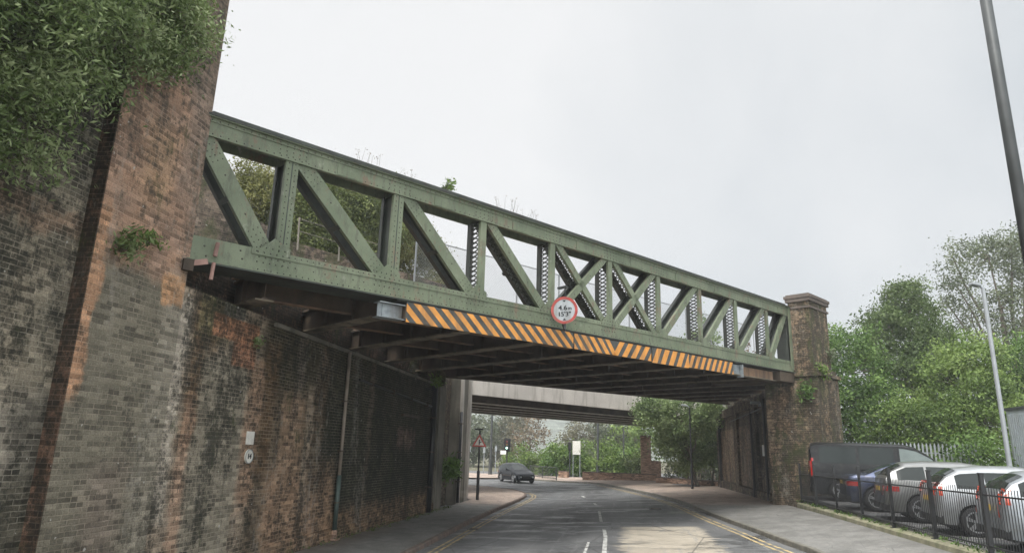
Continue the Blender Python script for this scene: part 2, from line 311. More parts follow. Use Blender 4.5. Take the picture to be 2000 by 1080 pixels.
def paving():
    m, nt, P = newmat('pavement_surface'); g = G(nt); co = g.co(); X, Y, Z = g.sep(co)
    n = g.noise(1.0, 6, None, .6); Yn = g.math('ADD', Y, g.math('MULTIPLY_ADD', n, 3.0, -1.5))
    c = g.mix(g.ramp(g.noise(1.4, 6), (.3, 0), (.7, 1)), (.13,.127,.118), (.20,.195,.18))
    pink = g.mix(g.ramp(g.noise(3, 6), (.3, 0), (.7, 1)), (.33,.25,.20), (.42,.33,.27))
    c = g.mix(g.step(Yn, 30, 33.5), c, pink)
    c = g.mix(g.ramp(g.noise(2.2, 7, None, .7), (.55, 0), (.7, .5)), c, (.07,.068,.055))
    c = g.mix(g.ramp(g.noise(4.5, 9, None, .8), (.52, 0), (.60, .45)), c, (.28,.265,.23)); c = g.mix(g.ramp(g.noise(.9, 8, g.scl(co, (1,1,1), (4,1,1)), .75), (.5, 0), (.56, .4)), c, (.085,.082,.072))
    vv = g.node('ShaderNodeTexVoronoi', feature='DISTANCE_TO_EDGE'); g.L.new(g.scl(co, (.5, .22, 1)), vv.inputs[0]); c = g.mix(g.ramp(vv.outputs[0], (.004, .5), (.012, 0)), c, (.05,.05,.04))
    edge = g.math('MULTIPLY', g.step(X, -6.4, -7.3), g.step(Yn, 24, 20)); c = g.mix(g.math('MULTIPLY', edge, .5), c, (.13,.095,.07))
    c = g.mix(.4, c, g.mix(1, c, g.ramp(g.noise(50, 3), (.25, .5), (.75, 1.5)), 'MULTIPLY'))
    nt.links.new(c, P.inputs['Base Color']); P.inputs['Roughness'].default_value = .8
    nt.links.new(g.bump(g.noise(40, 3), .3, .01), P.inputs['Normal']); return m
M['paving'] = paving()
def worn_paint(name, col, thr=.5):
    m, nt, P = newmat(name); g = G(nt); k = g.ramp(g.noise(4, 7, None, .75), (thr-.06, 0), (thr+.05, .9))
    c = g.mix(k, col, (.13,.125,.115)); nt.links.new(c, P.inputs['Base Color']); P.inputs['Roughness'].default_value = .7; return m
M['yellow'] = worn_paint('worn_yellow_line', (.46,.35,.17), .52)
M['wline'] = worn_paint('worn_white_line', (.50,.50,.47), .53)
M['soil'] = plain('soil_and_moss', (.11,.10,.06), .95, var=.4, scale=1.5, dirt=(.06,.08,.03), bump=.6)
M['lot'] = plain('car_park_asphalt', (.10,.10,.10), .8, var=.3, scale=2, dirt=(.16,.15,.14), bump=.3)
def leafmat(name, dark, mid, light, rough=.55, trans=.25):
    m, nt, P = newmat(name); g = G(nt); a = g.node('ShaderNodeVertexColor'); a.layer_name = 'leaf'
    v = g.math('ADD', g.math('MULTIPLY', a.outputs[0], .75), g.math('MULTIPLY', g.noise(.7, 3), .25))
    c = g.ramp(v, (.12, dark), (.5, mid), (.88, light)); nt.links.new(c, P.inputs['Base Color'])
    P.inputs['Roughness'].default_value = rough; P.inputs['Specular IOR Level'].default_value = .3
    tr = g.node('ShaderNodeBsdfTranslucent'); g.L.new(c, tr.inputs[0]); ms = g.node('ShaderNodeMixShader'); ms.inputs[0].default_value = trans
    g.L.new(P.outputs[0], ms.inputs[1]); g.L.new(tr.outputs[0], ms.inputs[2]); g.L.new(ms.outputs[0], nt.nodes['Material Output'].inputs[0]); return m
M['leafA'] = leafmat('hedge_leaf', (.028,.055,.014), (.09,.165,.036), (.20,.30,.085))
M['leafB'] = leafmat('olive_leaf', (.05,.065,.025), (.11,.145,.05), (.18,.21,.085))
M['leafC'] = leafmat('ash_leaf', (.07,.09,.05), (.14,.17,.09), (.21,.24,.14))
M['leafD'] = leafmat('buddleia_leaf', (.035,.06,.02), (.15,.21,.07), (.42,.48,.26))
M['leafE'] = leafmat('autumn_leaf', (.09,.06,.04), (.17,.12,.075), (.25,.2,.12))
M['leafF'] = leafmat('misty_tree_leaf', (.06,.08,.045), (.10,.12,.07), (.17,.18,.11))  # paler, greyer leaf: distance haze of the far trees put into the colour
M['leafH'] = leafmat('dark_bush_leaf', (.04,.065,.022), (.085,.13,.04), (.15,.20,.075))
M['leafI'] = leafmat('roadside_leaf', (.05,.08,.03), (.17,.235,.09), (.33,.40,.19))
M['leafJ'] = leafmat('yellowing_shrub_leaf', (.08,.09,.03), (.17,.18,.06), (.30,.29,.11))
M['leafK'] = leafmat('brown_green_leaf', (.09,.085,.055), (.16,.15,.095), (.23,.22,.14))
M['leafL'] = leafmat('bank_shrub_leaf', (.06,.08,.028), (.15,.19,.06), (.28,.32,.12))
M['leafG'] = leafmat('bright_shrub_leaf', (.045,.08,.018), (.14,.215,.05), (.27,.35,.11))
# ------------------------------------------------------------------ ground, road, pavements
def strip(rows, name, mat, kind='structure'):      # rows: list of lists of points
    b = MB(); n = len(rows[0])
    for r in rows: b.v += [tuple(p) for p in r]
    for i in range(len(rows)-1):
        for j in range(n-1):
            a = i*n+j; b.f.append((a, a+1, a+n+1, a+n)); b.m.append(0)
    o = b.build(name, mat); return tag(o, kind=kind) if kind else o
rows = []
for y in [-60, -20, 20, 60, 90, 120, 200, 400, 900, 2500]:
    e = 0 if y < 120 else 0
    rows.append([(x, y, gz(x)-.06+e) for x in (-2500, -400, -60, -5.3, 4.7, 60, 400, 2500)])
strip(rows, 'ground', M['soil'])
rows = [[(x, y, gz(x)) for x in (-70, -5.3, -1, 2, 4.7, 9)] for y in (-12, 10, 30, 50, 75, 84)]
strip(rows, 'road', M['asphalt'])
LK = [(-4.9,-12,-7.75),(-4.92,0,-7.75),(-4.96,8.1,-7.75),(-4.98,10,-7.4),(-5.03,16,-7.4),(-5.12,19,-7.4),(-5.27,24.4,-7.4),(-5.33,30,-7.4),(-5.28,34,-7.4),(-5.28,37,-9.2),(-5.36,39,-10),(-5.6,41,-12),(-6.1,42.8,-14),(-7.0,44.6,-16),(-8.4,46.3,-18),(-10.5,48,-22),(-14,49.2,-26),(-24,50.5,-34),(-60,52,-60)]
def fine(pl, st=.8):
    out = []
    for a, b in zip(pl, pl[1:]):
        n = max(1, int(math.dist(a[:2], b[:2])/st)); n = min(n, 14)
        for i in range(n): out.append(tuple(a[k]+(b[k]-a[k])*i/n for k in range(len(a))))
    out.append(pl[-1]); return out
def smooth(pl, it=2):
    for _ in range(it):
        q = [pl[0]]
        for a, b in zip(pl, pl[1:]):
            q.append(tuple(a[k]*.75+b[k]*.25 for k in range(len(a)))); q.append(tuple(a[k]*.25+b[k]*.75 for k in range(len(a))))
        q.append(pl[-1]); pl = q
    return pl
lk = LK[:8] + smooth(LK[8:], 1)
backy = lambda y: y
def lback(x, y, xb): return (xb, y if y < 38 else 38+(y-38)*.15, .13)
rows = []
for x, y, xb in lk:
    rows.append([(x-.13, y, .115)] + [lback(x, y, xb)])
strip(rows, 'pavement', M['paving'])
RK = [(4.55,-12,6.65,-12,.74),(4.5,0,6.65,0,.74),(4.4,10,6.65,10,.74),(4.17,17.4,6.65,17.4,.74),(3.97,19,6.65,20,.74),(3.77,21.3,6.62,23,.74),(3.26,26,6.6,28,.72),(2.74,32.4,6.6,34,.62),(1.95,38,6.6,42,.58),(.97,43,6.6,50.5,.52),(-.27,49,8,56.5,.47),(-2.1,56,4.2,62,.45),(-4.5,59.6,-.5,63.5,.40),(-8,62.5,-5,65,.3),(-15,66,-14,70,.2),(-40,70,-40,76,.15)]
rk = RK[:5] + smooth(RK[5:], 1)
rows = [[(x+.13, y, gz(x)+.118), (x+.13+(xb-x)*.5, (y+yb)/2, (gz(x)+.12+zb)/2), (xb, yb, zb)] for x, y, xb, yb, zb in rk]
strip(rows, 'pavement', M['paving'])
def sweep(pl, prof, name, mat, kind='structure'):   # pl: (x,y,z); prof: (side offset to the right, dz)
    rows = []
    for i, p in enumerate(pl):
        a = Vector(pl[max(0, i-1)]); b = Vector(pl[min(len(pl)-1, i+1)]); d = b-a; d.z = 0; d.normalize(); r = Vector((d.y, -d.x, 0))
        rows.append([tuple(Vector(p)+r*s+Vector((0,0,dz))) for s, dz in prof])
    return strip(rows, name, mat, kind)
lkl = [(x, y, 0) for x, y, _ in lk]; rkl = [(x, y, gz(x)) for x, y, *_ in rk]
sweep(lkl, [(0,-.03),(-.015,.105),(-.03,.125),(-.135,.127),(-.135,-.03)], 'kerb', M['kerbred'])
sweep(rkl, [(0,-.03),(.015,.105),(.03,.125),(.135,.130),(.135,-.03)], 'kerb', M['stone'])
for off in (.30, .48):
    o = sweep([(x, y, gz(x+off)+.008) for x, y, z in lkl if x > -6.5], [(off, 0), (off+.08, .0035)], 'yellow_line', M['yellow'])
for off in (.30, .50):
    o = sweep([(x, y, gz(x-off)+.006) for x, y, z in rkl if y < 56], [(-off-.09, -.004), (-off, 0)], 'yellow_line', M['yellow'])
b = MB()
def ln(pts, wd):
    for (x0, y0), (x1, y1) in zip(pts, pts[1:]):
        b.poly([(x0-wd/2,y0,gz(x0-wd/2)+.005),(x0+wd/2,y0,gz(x0+wd/2)+.005),(x1+wd/2,y1,gz(x1+wd/2)+.005),(x1-wd/2,y1,gz(x1-wd/2)+.005)])
ln([(-.50,8),(-.49,12),(-.47,17.2),(-.52,20.5),(-.62,22.6)], .11)
ln([(-.78,25),(-1.0,29.5)], .10); ln([(-1.25,33),(-1.4,34.2)], .12); ln([(-2.1,38.8),(-2.3,40)], .16); ln([(-.93,16.3),(-.94,19.3)], .07)
b.build('centre_line', M['wline'])['kind'] = 'structure'
# give way marks at the junction
b = MB()
for i in range(9):
    x = -7+1.0*-i; y = 48.2+.45*i
    b.poly([(x-.3,y,.006),(x+.3,y-.26,.006),(x+.3,y-.06,.006),(x-.3,y+.2,.006)])
b.build('junction_line', M['wline'])['kind'] = 'structure'
# car park slab
LZ = lambda y: .88+.0175*clamp(y-15, -10, 16)
rows = [[(x, y, LZ(y) if x > 6.96 else .5) for x in (6.955, 6.965, 9.4, 40)] for y in (-12, 5, 15, 22, 29.2)]; strip(rows, 'car_park_ground', M['lot'])
rows = [[(x, y, LZ(y)) for x in (9.4, 20, 40)] for y in (29.2, 31, 60)]; strip(rows, 'car_park_ground', M['lot'])
b = MB()
for y in (14.9, 17.3, 19.7, 22.1, 24.6): b.poly([(7.6,y,LZ(y)+.006),(11.8,y,LZ(y)+.006),(11.8,y+.1,LZ(y)+.008),(7.6,y+.1,LZ(y)+.008)])
tag(b.build('bay_line', M['wline']), kind='structure')
pl = [(6.66, y, .74) for y in (-12, -4, 0, 4, 8, 12, 14, 16, 18, 20, 22, 24, 26, 28, 29)]
sweep(pl, [(-.02,-.1),(0,.10),(.05,.14),(.27,.15),(.30,.13),(.30,-.1)], 'verge', M['moss'])
def cover(x, y, r, label, square=False):
    z = gz(x)+.006; e = empty('drain_cover' if square else 'manhole_cover', (x, y, z), label, 'drain cover' if square else 'manhole cover'); b = MB()
    if square:
        b.box(x-r, x+r, y-r, y+r, z-.02, z+.012)
    else: b.tube((x,y,z-.03), (x,y,z+.014), r, r, 28)
    b.build('frame', M['darkpole'], e); b = MB()
    for i in range(5): b.box(x-r*.7, x+r*.7, y-r*.7+i*r*.33, y-r*.7+i*r*.33+.025, z+.0145, z+.02)
    b.build('grate', M['girder'], e)
cover(-4.75, 22.5, .20, 'square iron drain grate beside the left kerb', True)
cover(1.35, 30.5, .30, 'round iron manhole cover in the right hand lane beyond the tan patch')
# ------------------------------------------------------------------ railway bridge frame of reference
_a = radians(36.7); BD = Vector((sin(_a), cos(_a), 0)); BN = Vector((cos(_a), -sin(_a), 0)); B0 = Vector((-7.54, 10.35, 0)); SL = .018
def B(s, o, z): p = B0 + BD*s - BN*o; return Vector((p.x, p.y, z + SL*s))
class BB(MB):
    def bb(q, s0, s1, o0, o1, z0, z1, m=0):
        q.hexa([B(s0,o0,z0),B(s1,o0,z0),B(s1,o1,z0),B(s0,o1,z0),B(s0,o0,z1),B(s1,o0,z1),B(s1,o1,z1),B(s0,o1,z1)][:8], m)
    def plate(q, pts, o0, o1, m=0): q.prism([B(s,o0,z) for s, z in pts], -BN*(o1-o0), m)
    def bar(q, a, b, wd, o0, o1, m=0):   # flat bar between (s,z) points
        a = Vector(a); b = Vector(b); d = (b-a).normalized(); n = Vector((-d.y, d.x))*wd/2
        q.plate([tuple(a-n), tuple(b-n), tuple(b+n), tuple(a+n)], o0, o1, m)
    def rivet(q, s, z, o=-.001, r=.016, m=1):
        c = B(s, o-.012, z); i = len(q.v); n = 5
        q.v.append(tuple(c))
        for k in range(n): q.v.append(tuple(B(s+r*cos(2*pi*k/n), o, z+r*sin(2*pi*k/n))))
        for k in range(n): q.f.append((i, i+1+k, i+1+(k+1)%n)); q.m.append(m)
ZL0, ZL1, ZT0, ZT1 = 5.60, 6.06, 8.0, 8.47      # bottom chord, top chord
S0, S1 = -.35, 24.6; POST = [1.72+2.6*k for k in range(9)]
bridge = empty('railway_bridge', B(12, 6, 5.5), 'green riveted steel lattice girder railway bridge spanning the road between brick piers', 'railway bridge')
GR = [M['green'], M['rivet'], M['greendark']]
# top chord: front and back webs, wide cap plate, angle, dark underside bracing
b = BB()
b.bb(S0, S1, 0, .03, ZT0, ZT1-.09); b.bb(S0, S1, .55, .58, ZT0, ZT1-.09)
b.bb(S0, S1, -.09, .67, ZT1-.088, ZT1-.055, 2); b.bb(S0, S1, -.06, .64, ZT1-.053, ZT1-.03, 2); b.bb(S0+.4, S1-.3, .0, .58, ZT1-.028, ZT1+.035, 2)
b.bb(S0, S1, .032, .10, ZT0+.002, ZT0+.02); b.bb(S0, S1, -.075, -.002, ZT1-.11, ZT1-.09); b.bb(S0, S1, -.018, -.002, ZT1-.19, ZT1-.112)
b.bb(S0, S1, .033, .548, ZT0+.25, ZT0+.27, 2)
for k in range(0, 9):
    s = 3.0+2.6*k; b.bb(s-.3, s+.3, -.014, -.001, ZT0+.02, ZT1-.2)
s = S0+.1
while s < 21: b.rivet(s, ZT1-.15, -.018); b.rivet(s+.05, ZT0+.05); s += .15 if s < 14 else .22
for k, p in enumerate(POST):
    for i in range(5):
        for j in range(3): b.rivet(p-.3+i*.14, ZT0+.09+j*.09)
b.build('top_chord', GR, bridge)
# bottom chord
b = BB()
b.bb(S0, S1, 0, .03, ZL0, ZL1); b.bb(S0, S1, .55, .58, ZL0, ZL1)
b.bb(S0+.2, S1, -.10, .66, ZL0-.035, ZL0-.004, 2); b.bb(S0, S1, -.085, -.002, ZL0, ZL0+.018); b.bb(S0, S1, -.018, -.002, ZL0+.02, ZL0+.10)
b.bb(4.4, 20, -.07, .64, ZL0-.06, ZL0-.037, 2); b.bb(1.1, S1, -.014, -.001, ZL0+.34, ZL1-.002)
s = 1.2
while s < 22:
    b.rivet(s, ZL1-.05, -.015); b.rivet(s+.06, ZL0+.06, -.019)
    if s < 15: b.rivet(s*1.0+.03, ZL0+.22) if int(s/.15) % 2 else None
    s += .13 if s < 10 else .2
for s, z in ((.9,5.95),(.95,5.8),(1.0,5.68),(.25,5.9),(.3,5.72)): b.rivet(s, z, r=.022)
b.build('bottom_chord', GR, bridge)
# posts
def lacing(q, a, c, o0, o1, st, m=2, wd=.045):
    a = Vector(a); c = Vector(c); Ln = (c-a).length; n = max(2, int(Ln/st)); d = (c-a)/n
    for i in range(n):
        p = a+d*i; r = a+d*(i+1); oo = (o0, o1) if i % 2 == 0 else (o1, o0)
        for aa, bb_ in ((oo[0], oo[1]), (oo[1], oo[0])):
            q.beam(B(p.x, aa, p.y), B(r.x, bb_, r.y), .014, wd, m, up=tuple(B(p.x, 0, p.y)-B(r.x, 0, r.y)))
ZB, ZTt = ZL1-.38, ZT0+.02
for k, s in enumerate(POST):
    b = BB(); w2 = .135 if k < 2 else .10
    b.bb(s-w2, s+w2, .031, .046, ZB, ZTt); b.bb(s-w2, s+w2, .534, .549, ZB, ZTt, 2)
    if k < 2:
        b.bb(s-.012, s+.012, .0305, .06, ZB+.2, ZTt, 2)
        b.bb(s-w2, s-w2+.012, .046, .12, ZB, ZTt); b.bb(s+w2-.012, s+w2, .046, .12, ZB, ZTt)
        b.bb(s-.05, s-.036, .12, .534, ZB, ZTt, 2); b.bb(s-w2, s-w2+.012, .44, .534, ZB, ZTt, 2)
        for i in range(16): b.rivet(s-.07, ZL1+.1+i*.12, .031); b.rivet(s+.07, ZL1+.1+i*.12, .031)
    else:
        b.bb(s-w2, s-w2+.012, .046, .11, ZB, ZTt); b.bb(s-w2, s-w2+.012, .40, .534, ZB, ZTt, 2)
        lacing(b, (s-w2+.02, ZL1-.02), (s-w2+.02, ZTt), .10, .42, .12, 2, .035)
    b.build('post', GR, bridge)
# diagonals
def diag(a, c, wd, laced, ext=.0, narrow=False):
    b = BB(); o0, o1 = .012, .526
    a = Vector(a); c = Vector(c)
    b.bar(a, c, wd, o0+.036, o0+.052); b.bar(a, c, wd, o1-.016, o1, 2)
    d = (c-a).normalized(); n = Vector((-d.y, d.x))
    if n.y > 0: n = -n      # lower edge
    for off, col in ((wd/2-.006, 0), (-wd/2+.006, 0)):
        e0 = a+n*off; e1 = c+n*off
        b.bar(e0, e1, .012, o0+.052, o0+.13, col); b.bar(e0, e1, .012, o1-.13, o1-.016, 2)
    if laced: lacing(b, a+n*(wd/2-.03), c+n*(wd/2-.03), o0+.12, o1-.12, .15, 2, .035)
    else:
        b.bar(a+n*.02, c+n*.02, .014, o0+.13, o1-.13, 2)
        mid = (a+c)/2+n*(wd/2); b.bar(mid-d*.05, mid+d*.05, .02, o0+.05, o1-.02, 2)
    for t in (.33, .66):
        q = a+(c-a)*t; b.rivet(q.x, q.y, o0+.035, .02)
    for e, sg in ((a, 1), (c, -1)):
        for i in range(4):
            for j in (-1, 0, 1): q = e+d*sg*(.18+.11*i)+n*(j*wd*.3); b.rivet(q.x, q.y, o0+.035, .014)
    b.build('diagonal', GR, bridge)
zt, zb = ZT0+.05, ZL1-.05
diag((-.02, zt-.05), (1.40, zb), .34, False)
for k, (wd, lc) in enumerate([(.33, False), (.30, False), (.25, True), (.21, True), (.20, True)]):
    diag((POST[k]+.22, zt), (POST[k+1]-.22, zb), wd, lc)
for k, wd in ((3, .20), (4, .21), (5, .22), (6, .22), (7, .22)):
    diag((POST[k]+.24, zb), (POST[k+1]-.20, zt), wd, False)
diag((POST[8]+.2, zb), (24.3, zt), .28, False)
for k, s in enumerate(POST):   # gussets
    b = BB()
    pts = [(s-.50, ZL1-.04), (s-.50, ZL1-.12), (s+.14, ZL1-.12), (s+.14, ZL1+.1), (s-.2, ZL1+.26)] if k < 5 else [(s-.12, ZL1-.12), (s+.45, ZL1-.12), (s+.45, ZL1-.04), (s+.2, ZL1+.2), (s-.12, ZL1+.1)]
    b.plate(pts, -.022, -.0155)
    for i in range(6 if k < 5 else 0):
        for j in range(4): b.rivet(s-.5+i*.125+.03*(j % 2), ZL1-.26+j*.1, -.029, .017)
    for j in range(3): b.rivet(s-.1, ZL1+.02+j*.1, -.029)
    b.build('gusset_plate', GR, bridge)
# end stanchion at the pier
b = BB(); b.bb(-.28, -.10, -.06, .60, ZL0+.05, ZT1-.05, 2); b.bb(-.10, -.06, -.09, .62, ZL0+.1, ZT1-.1, 0); b.build('end_post', GR, bridge)
b = BB(); b.bb(S1-.2, S1-.02, .06, .56, ZL1-.1, ZT1-.1, 2); b.bb(S1-.22, S1+.0, -.05, -.02, ZL0+.1, ZT1-.1, 0); b.build('end_post', GR, bridge)
# deck plates, cross girders (perpendicular to the truss, clipped by the skew abutments), stringers
OW = 10.3
def oclip(s, x0=-7.95, x1=7.0):   # o-range with x0 < x < x1
    base = B0.x + BD.x*s; lo = max(.6, (base-x1)/BN.x); hi = min(OW, (base-x0)/BN.x); return lo, hi
b = BB()
s = -.3
while s < 42:
    lo, hi = oclip(s+.3)
    if hi > lo+.1: b.bb(s, s+.6, lo if s > 24 else .60, hi, 5.80-(.0), 5.86)
    s += .6
b.build('deck_plate', M['rust'], bridge)
CG = []; s = -.88
while s < 41: CG.append(s); s += 2.6
for s in CG:
    lo, hi = oclip(s, -8.2, 7.2)
    if s < S1: lo = .585
    if hi-lo < .3: continue
    b = BB()
    b.bb(s-.01, s+.01, lo, hi, 5.26, 5.798, 0); b.bb(s-.19, s+.19, lo, hi, 5.20, 5.235, 1); b.bb(s-.06, s+.06, lo, hi, 5.236, 5.27, 0); b.bb(s-.10, s+.10, lo, hi, 5.74, 5.797, 0)
    o = lo+.9
    while o < hi: b.bb(s-.10, s+.10, o, o+.02, 5.24, 5.74, 0); o += 1.3
    b.build('cross_girder', [M['girder'], M['flange']], bridge)
for o in (1.6, 3.3, 5.0, 6.7, 8.4, 10.1, 11.8):
    b = BB()
    for s, s2 in zip(CG, CG[1:]):
        l1, h1 = oclip(s); l2, h2 = oclip(s2)
        if max(l1, l2) < o < min(h1, h2): b.bb(s+.02, s2-.02, o-.01, o+.01, 5.42, 5.797, 0); b.bb(s+.02, s2-.02, o-.09, o+.09, 5.40, 5.425, 1)
    if b.v: b.build('stringer', [M['girder'], M['rust']], bridge)
# far edge girder
b = BB(); b.bb(13.6, 38, OW+.01, OW+.05, 5.22, 6.9); b.bb(13.6, 38, OW-.15, OW+.25, 5.18, 5.218); b.build('edge_girder', [M['girder']], bridge)
# ------------------------------------------------------------------ hazard beam under the girder
hb = empty('height_warning_beam', B(12, -.2, 5.2), 'orange and dark diagonal striped warning beam fixed below the bridge girder', 'warning beam')
b = BB(); b.bb(4.62, 19.24, -.083, .16, 5.17, 5.46)
b.build('beam_core', M['girder'], hb)
for s in (6.5, 9.2, 11.9, 14.6, 17.3, 19.0):
    b = BB(); b.bb(s-.06, s+.06, -.07, .14, 5.461, 5.536); b.build('hanger', M['greendark'], hb)
def panel(s0, s1, z0, z1, o, spec, tilt=0):
    b = BB(); b.bb(s0, s1, o, o+.012, z0, z1, 0)
    def para(a0, wd, sh):
        # parallelogram from top (a0..a0+wd) to bottom shifted by sh, clipped to the panel
        pts = [(a0, z1), (a0+wd, z1), (a0+wd+sh, z0), (a0+sh, z0)]
        def clip(ps, f, inter):
            out = []
            for i in range(len(ps)):
                p, q = ps[i], ps[(i+1) % len(ps)]
                if f(p): out.append(p)
                if f(p) != f(q): out.append(inter(p, q))
            return out
        for lim, sg in ((s0+.004, 1), (s1-.004, -1)):
            pts = clip(pts, lambda p: sg*(p[0]-lim) >= 0, lambda p, q: (lim, p[1]+(q[1]-p[1])*(lim-p[0])/(q[0]-p[0])))
            if len(pts) < 3: return
        b.plate([(s, z) for s, z in pts], o-.003, o-.0005, 1)
    for a in spec: para(*a)
    b.build('striped_panel', [M['slate'], M['orange']], hb)
P_ = []; a = 4.03
while a < 10.5: P_.append((a+random.uniform(-.01,.01), .20, .52)); a += .392
panel(4.64, 10.27, 5.09, 5.53, -.100, P_)
P_ = []; a = 9.87
while a < 11.6: P_.append((a, .20, .40)); a += .36
P_.append((11.67, .2, .36)); P_ += [(11.98, .5, 0)] if 0 else []
b0 = 12.28
while b0 < 14.4: P_.append((b0+.1, .24, -.34)); b0 += .44
panel(10.30, 14.0, 5.09, 5.52, -.106, P_)
P_ = []; a = 14.3
while a < 16.2: P_.append((a, .27, -.28)); a += .46
panel(14.02, 16.16, 5.05, 5.53, -.125, P_)
P_ = []; a = 16.05
while a < 19.9: P_.append((a, .19, -.26)); a += .37
panel(16.18, 19.22, 5.09, 5.52, -.102, P_)
b = BB(); b.bb(3.97, 4.61, .02, .04, 5.14, 5.44); b.bb(3.95, 4.61, -.10, .16, 5.44, 5.458); b.bb(3.95, 4.61, -.10, .16, 5.12, 5.138); b.bb(4.08, 4.34, .0, .019, 5.139, 5.439)
b.build('end_bracket', M['galv'], hb)
b = BB(); b.bb(19.5, 19.95, .04, .06, 5.12, 5.50); b.bb(19.95, 20.0, -.1, .15, 5.04, 5.52); b.build('end_bracket', M['galv'], hb)
b = BB(); b.bb(19.26, 22.8, .08, .2, 5.16, 5.48, 1); b.bb(19.26, 22.9, .0, .3, 5.12, 5.145, 0); b.build('beam_end', [M['flange'], M['rust']], hb)
b = BB(); b.bb(23.2, 24.5, -.05, 3, 5.15, 5.56); b.build('bearing_block', M['girder'], bridge)
# rusty brackets at the left bearing
br_ = empty('pipe_bracket', B(.3, -.2, 5.3), 'pinkish rusted bracket stub on the girder end by the tall brick pier', 'bracket')
b = BB()
b.tube(B(.42,-.1,5.60), B(.40,-.12,5.28), .035, m=0); b.tube(B(.42,-.1,5.72), B(.44,-.1,5.98), .04); b.beam(B(.3,-.1,5.60), B(.0,-.15,5.50), .05, .10)
b.build('stub', plain('pinkish_rust', (.30,.18,.15), .8, var=.4), br_)
b = BB(); b.bb(-.12, .05, -.22, -.1, 5.36, 5.56); b.build('bearing_block', M['girder'], br_)
# ------------------------------------------------------------------ text helper
def text_mesh(txt, size, depth=.004):
    c = bpy.data.curves.new('t', 'FONT'); c.body = txt; c.size = size; c.align_x = 'CENTER'; c.align_y = 'CENTER'; c.extrude = depth; c.resolution_u = 3
    o = bpy.data.objects.new('t', c); COL.objects.link(o); dg = bpy.context.evaluated_depsgraph_get(); me = bpy.data.meshes.new_from_object(o.evaluated_get(dg))
    bpy.data.objects.remove(o); return me
def frame_at(pos, facing):    # matrix: local z -> facing (towards viewer), local y up
    z = Vector(facing).normalized(); x = Vector((0,0,1)).cross(z).normalized(); y = z.cross(x)
    return Matrix(((x.x,y.x,z.x,pos[0]),(x.y,y.y,z.y,pos[1]),(x.z,y.z,z.z,pos[2]),(0,0,0,1)))
def add_text(b, txt, size, mtx, off, m=0, bold=0, sx=1):
    me = text_mesh(txt, size)
    for d in ([(0,0)] if not bold else [(-bold,0),(bold,0)]):
        i = len(b.v)
        for v in me.vertices: b.v.append(tuple(mtx @ Vector((v.co.x*sx+off[0]+d[0], v.co.y+off[1]+d[1], v.co.z+off[2]+(.0007 if d[0] > 0 else 0)))))
        for p in me.polygons: b.f.append(tuple(i+k for k in p.vertices)); b.m.append(m)
    bpy.data.meshes.remove(me)
def disc(b, mtx, r, z0, z1, n=40, m=0, r0=0):
    if r0 == 0: b.prism([mtx @ Vector((r*cos(2*pi*k/n), r*sin(2*pi*k/n), z0)) for k in range(n)], (mtx.to_3x3() @ Vector((0,0,z1-z0))), m)
    else:
        i = len(b.v)
        for z in (z0, z1):
            for rr in (r0, r):
                for k in range(n): b.v.append(tuple(mtx @ Vector((rr*cos(2*pi*k/n), rr*sin(2*pi*k/n), z))))
        for k in range(n):
            j = (k+1) % n
            b.f += [(i+2*n+k, i+3*n+k, i+3*n+j, i+2*n+j), (i+n+k, i+n+j, i+3*n+j, i+3*n+k), (i+k, i+2*n+k, i+2*n+j, i+j)]; b.m += [m]*3
# height restriction roundel
sp = B(9.52, -.42, 6.025)
sg = empty('height_limit_sign', sp, 'round red rimmed height limit sign mounted on the bridge girder', 'road sign')
mt = frame_at(sp, (-.12, -1, -.12))
R_ = .365
b = MB(); disc(b, mt, R_, -.02, 0, m=0); b.build('sign_plate', M['signgrey'], sg)
b = MB(); disc(b, mt, R_, .0, .006, m=0, r0=R_*.80); b.build('red_rim', M['red'], sg)
b = MB(); add_text(b, '4.6', .185, mt, (-.04, .06, .003), bold=.006, sx=1.05); add_text(b, 'm', .14, mt, (.15, .05, .003), bold=.004); b.build('metric_lettering', M['black'], sg)
b = MB(); add_text(b, "15'3\"", .17, mt, (0, -.11, .003), bold=.006, sx=1.05)
b.build('imperial_lettering', M['black'], sg)
for sgn in (1, -1): b = MB(); b.prism([mt @ Vector((-.05, sgn*.27, .001)), mt @ Vector((.05, sgn*.27, .001)), mt @ Vector((0, sgn*.215, .001))], mt.to_3x3() @ Vector((0,0,.003))); b.build('arrow_head', M['black'], sg)
b = MB(); q = lambda x, y, z: mt @ Vector((x, y, z))
b.tube(q(.02,.3,-.05), q(.02,.60,-.05), .02); b.beam(q(-.16,.60,-.05), q(.10,.62,.12), .10, .05); b.beam(q(0,.3,-.05), q(0,-.5,-.05), .06, .04); b.beam(q(-.06,-.36,-.05), q(-.06,-.52,-.3), .05, .05)
b.build('lamp_bracket', M['darkpole'], sg)
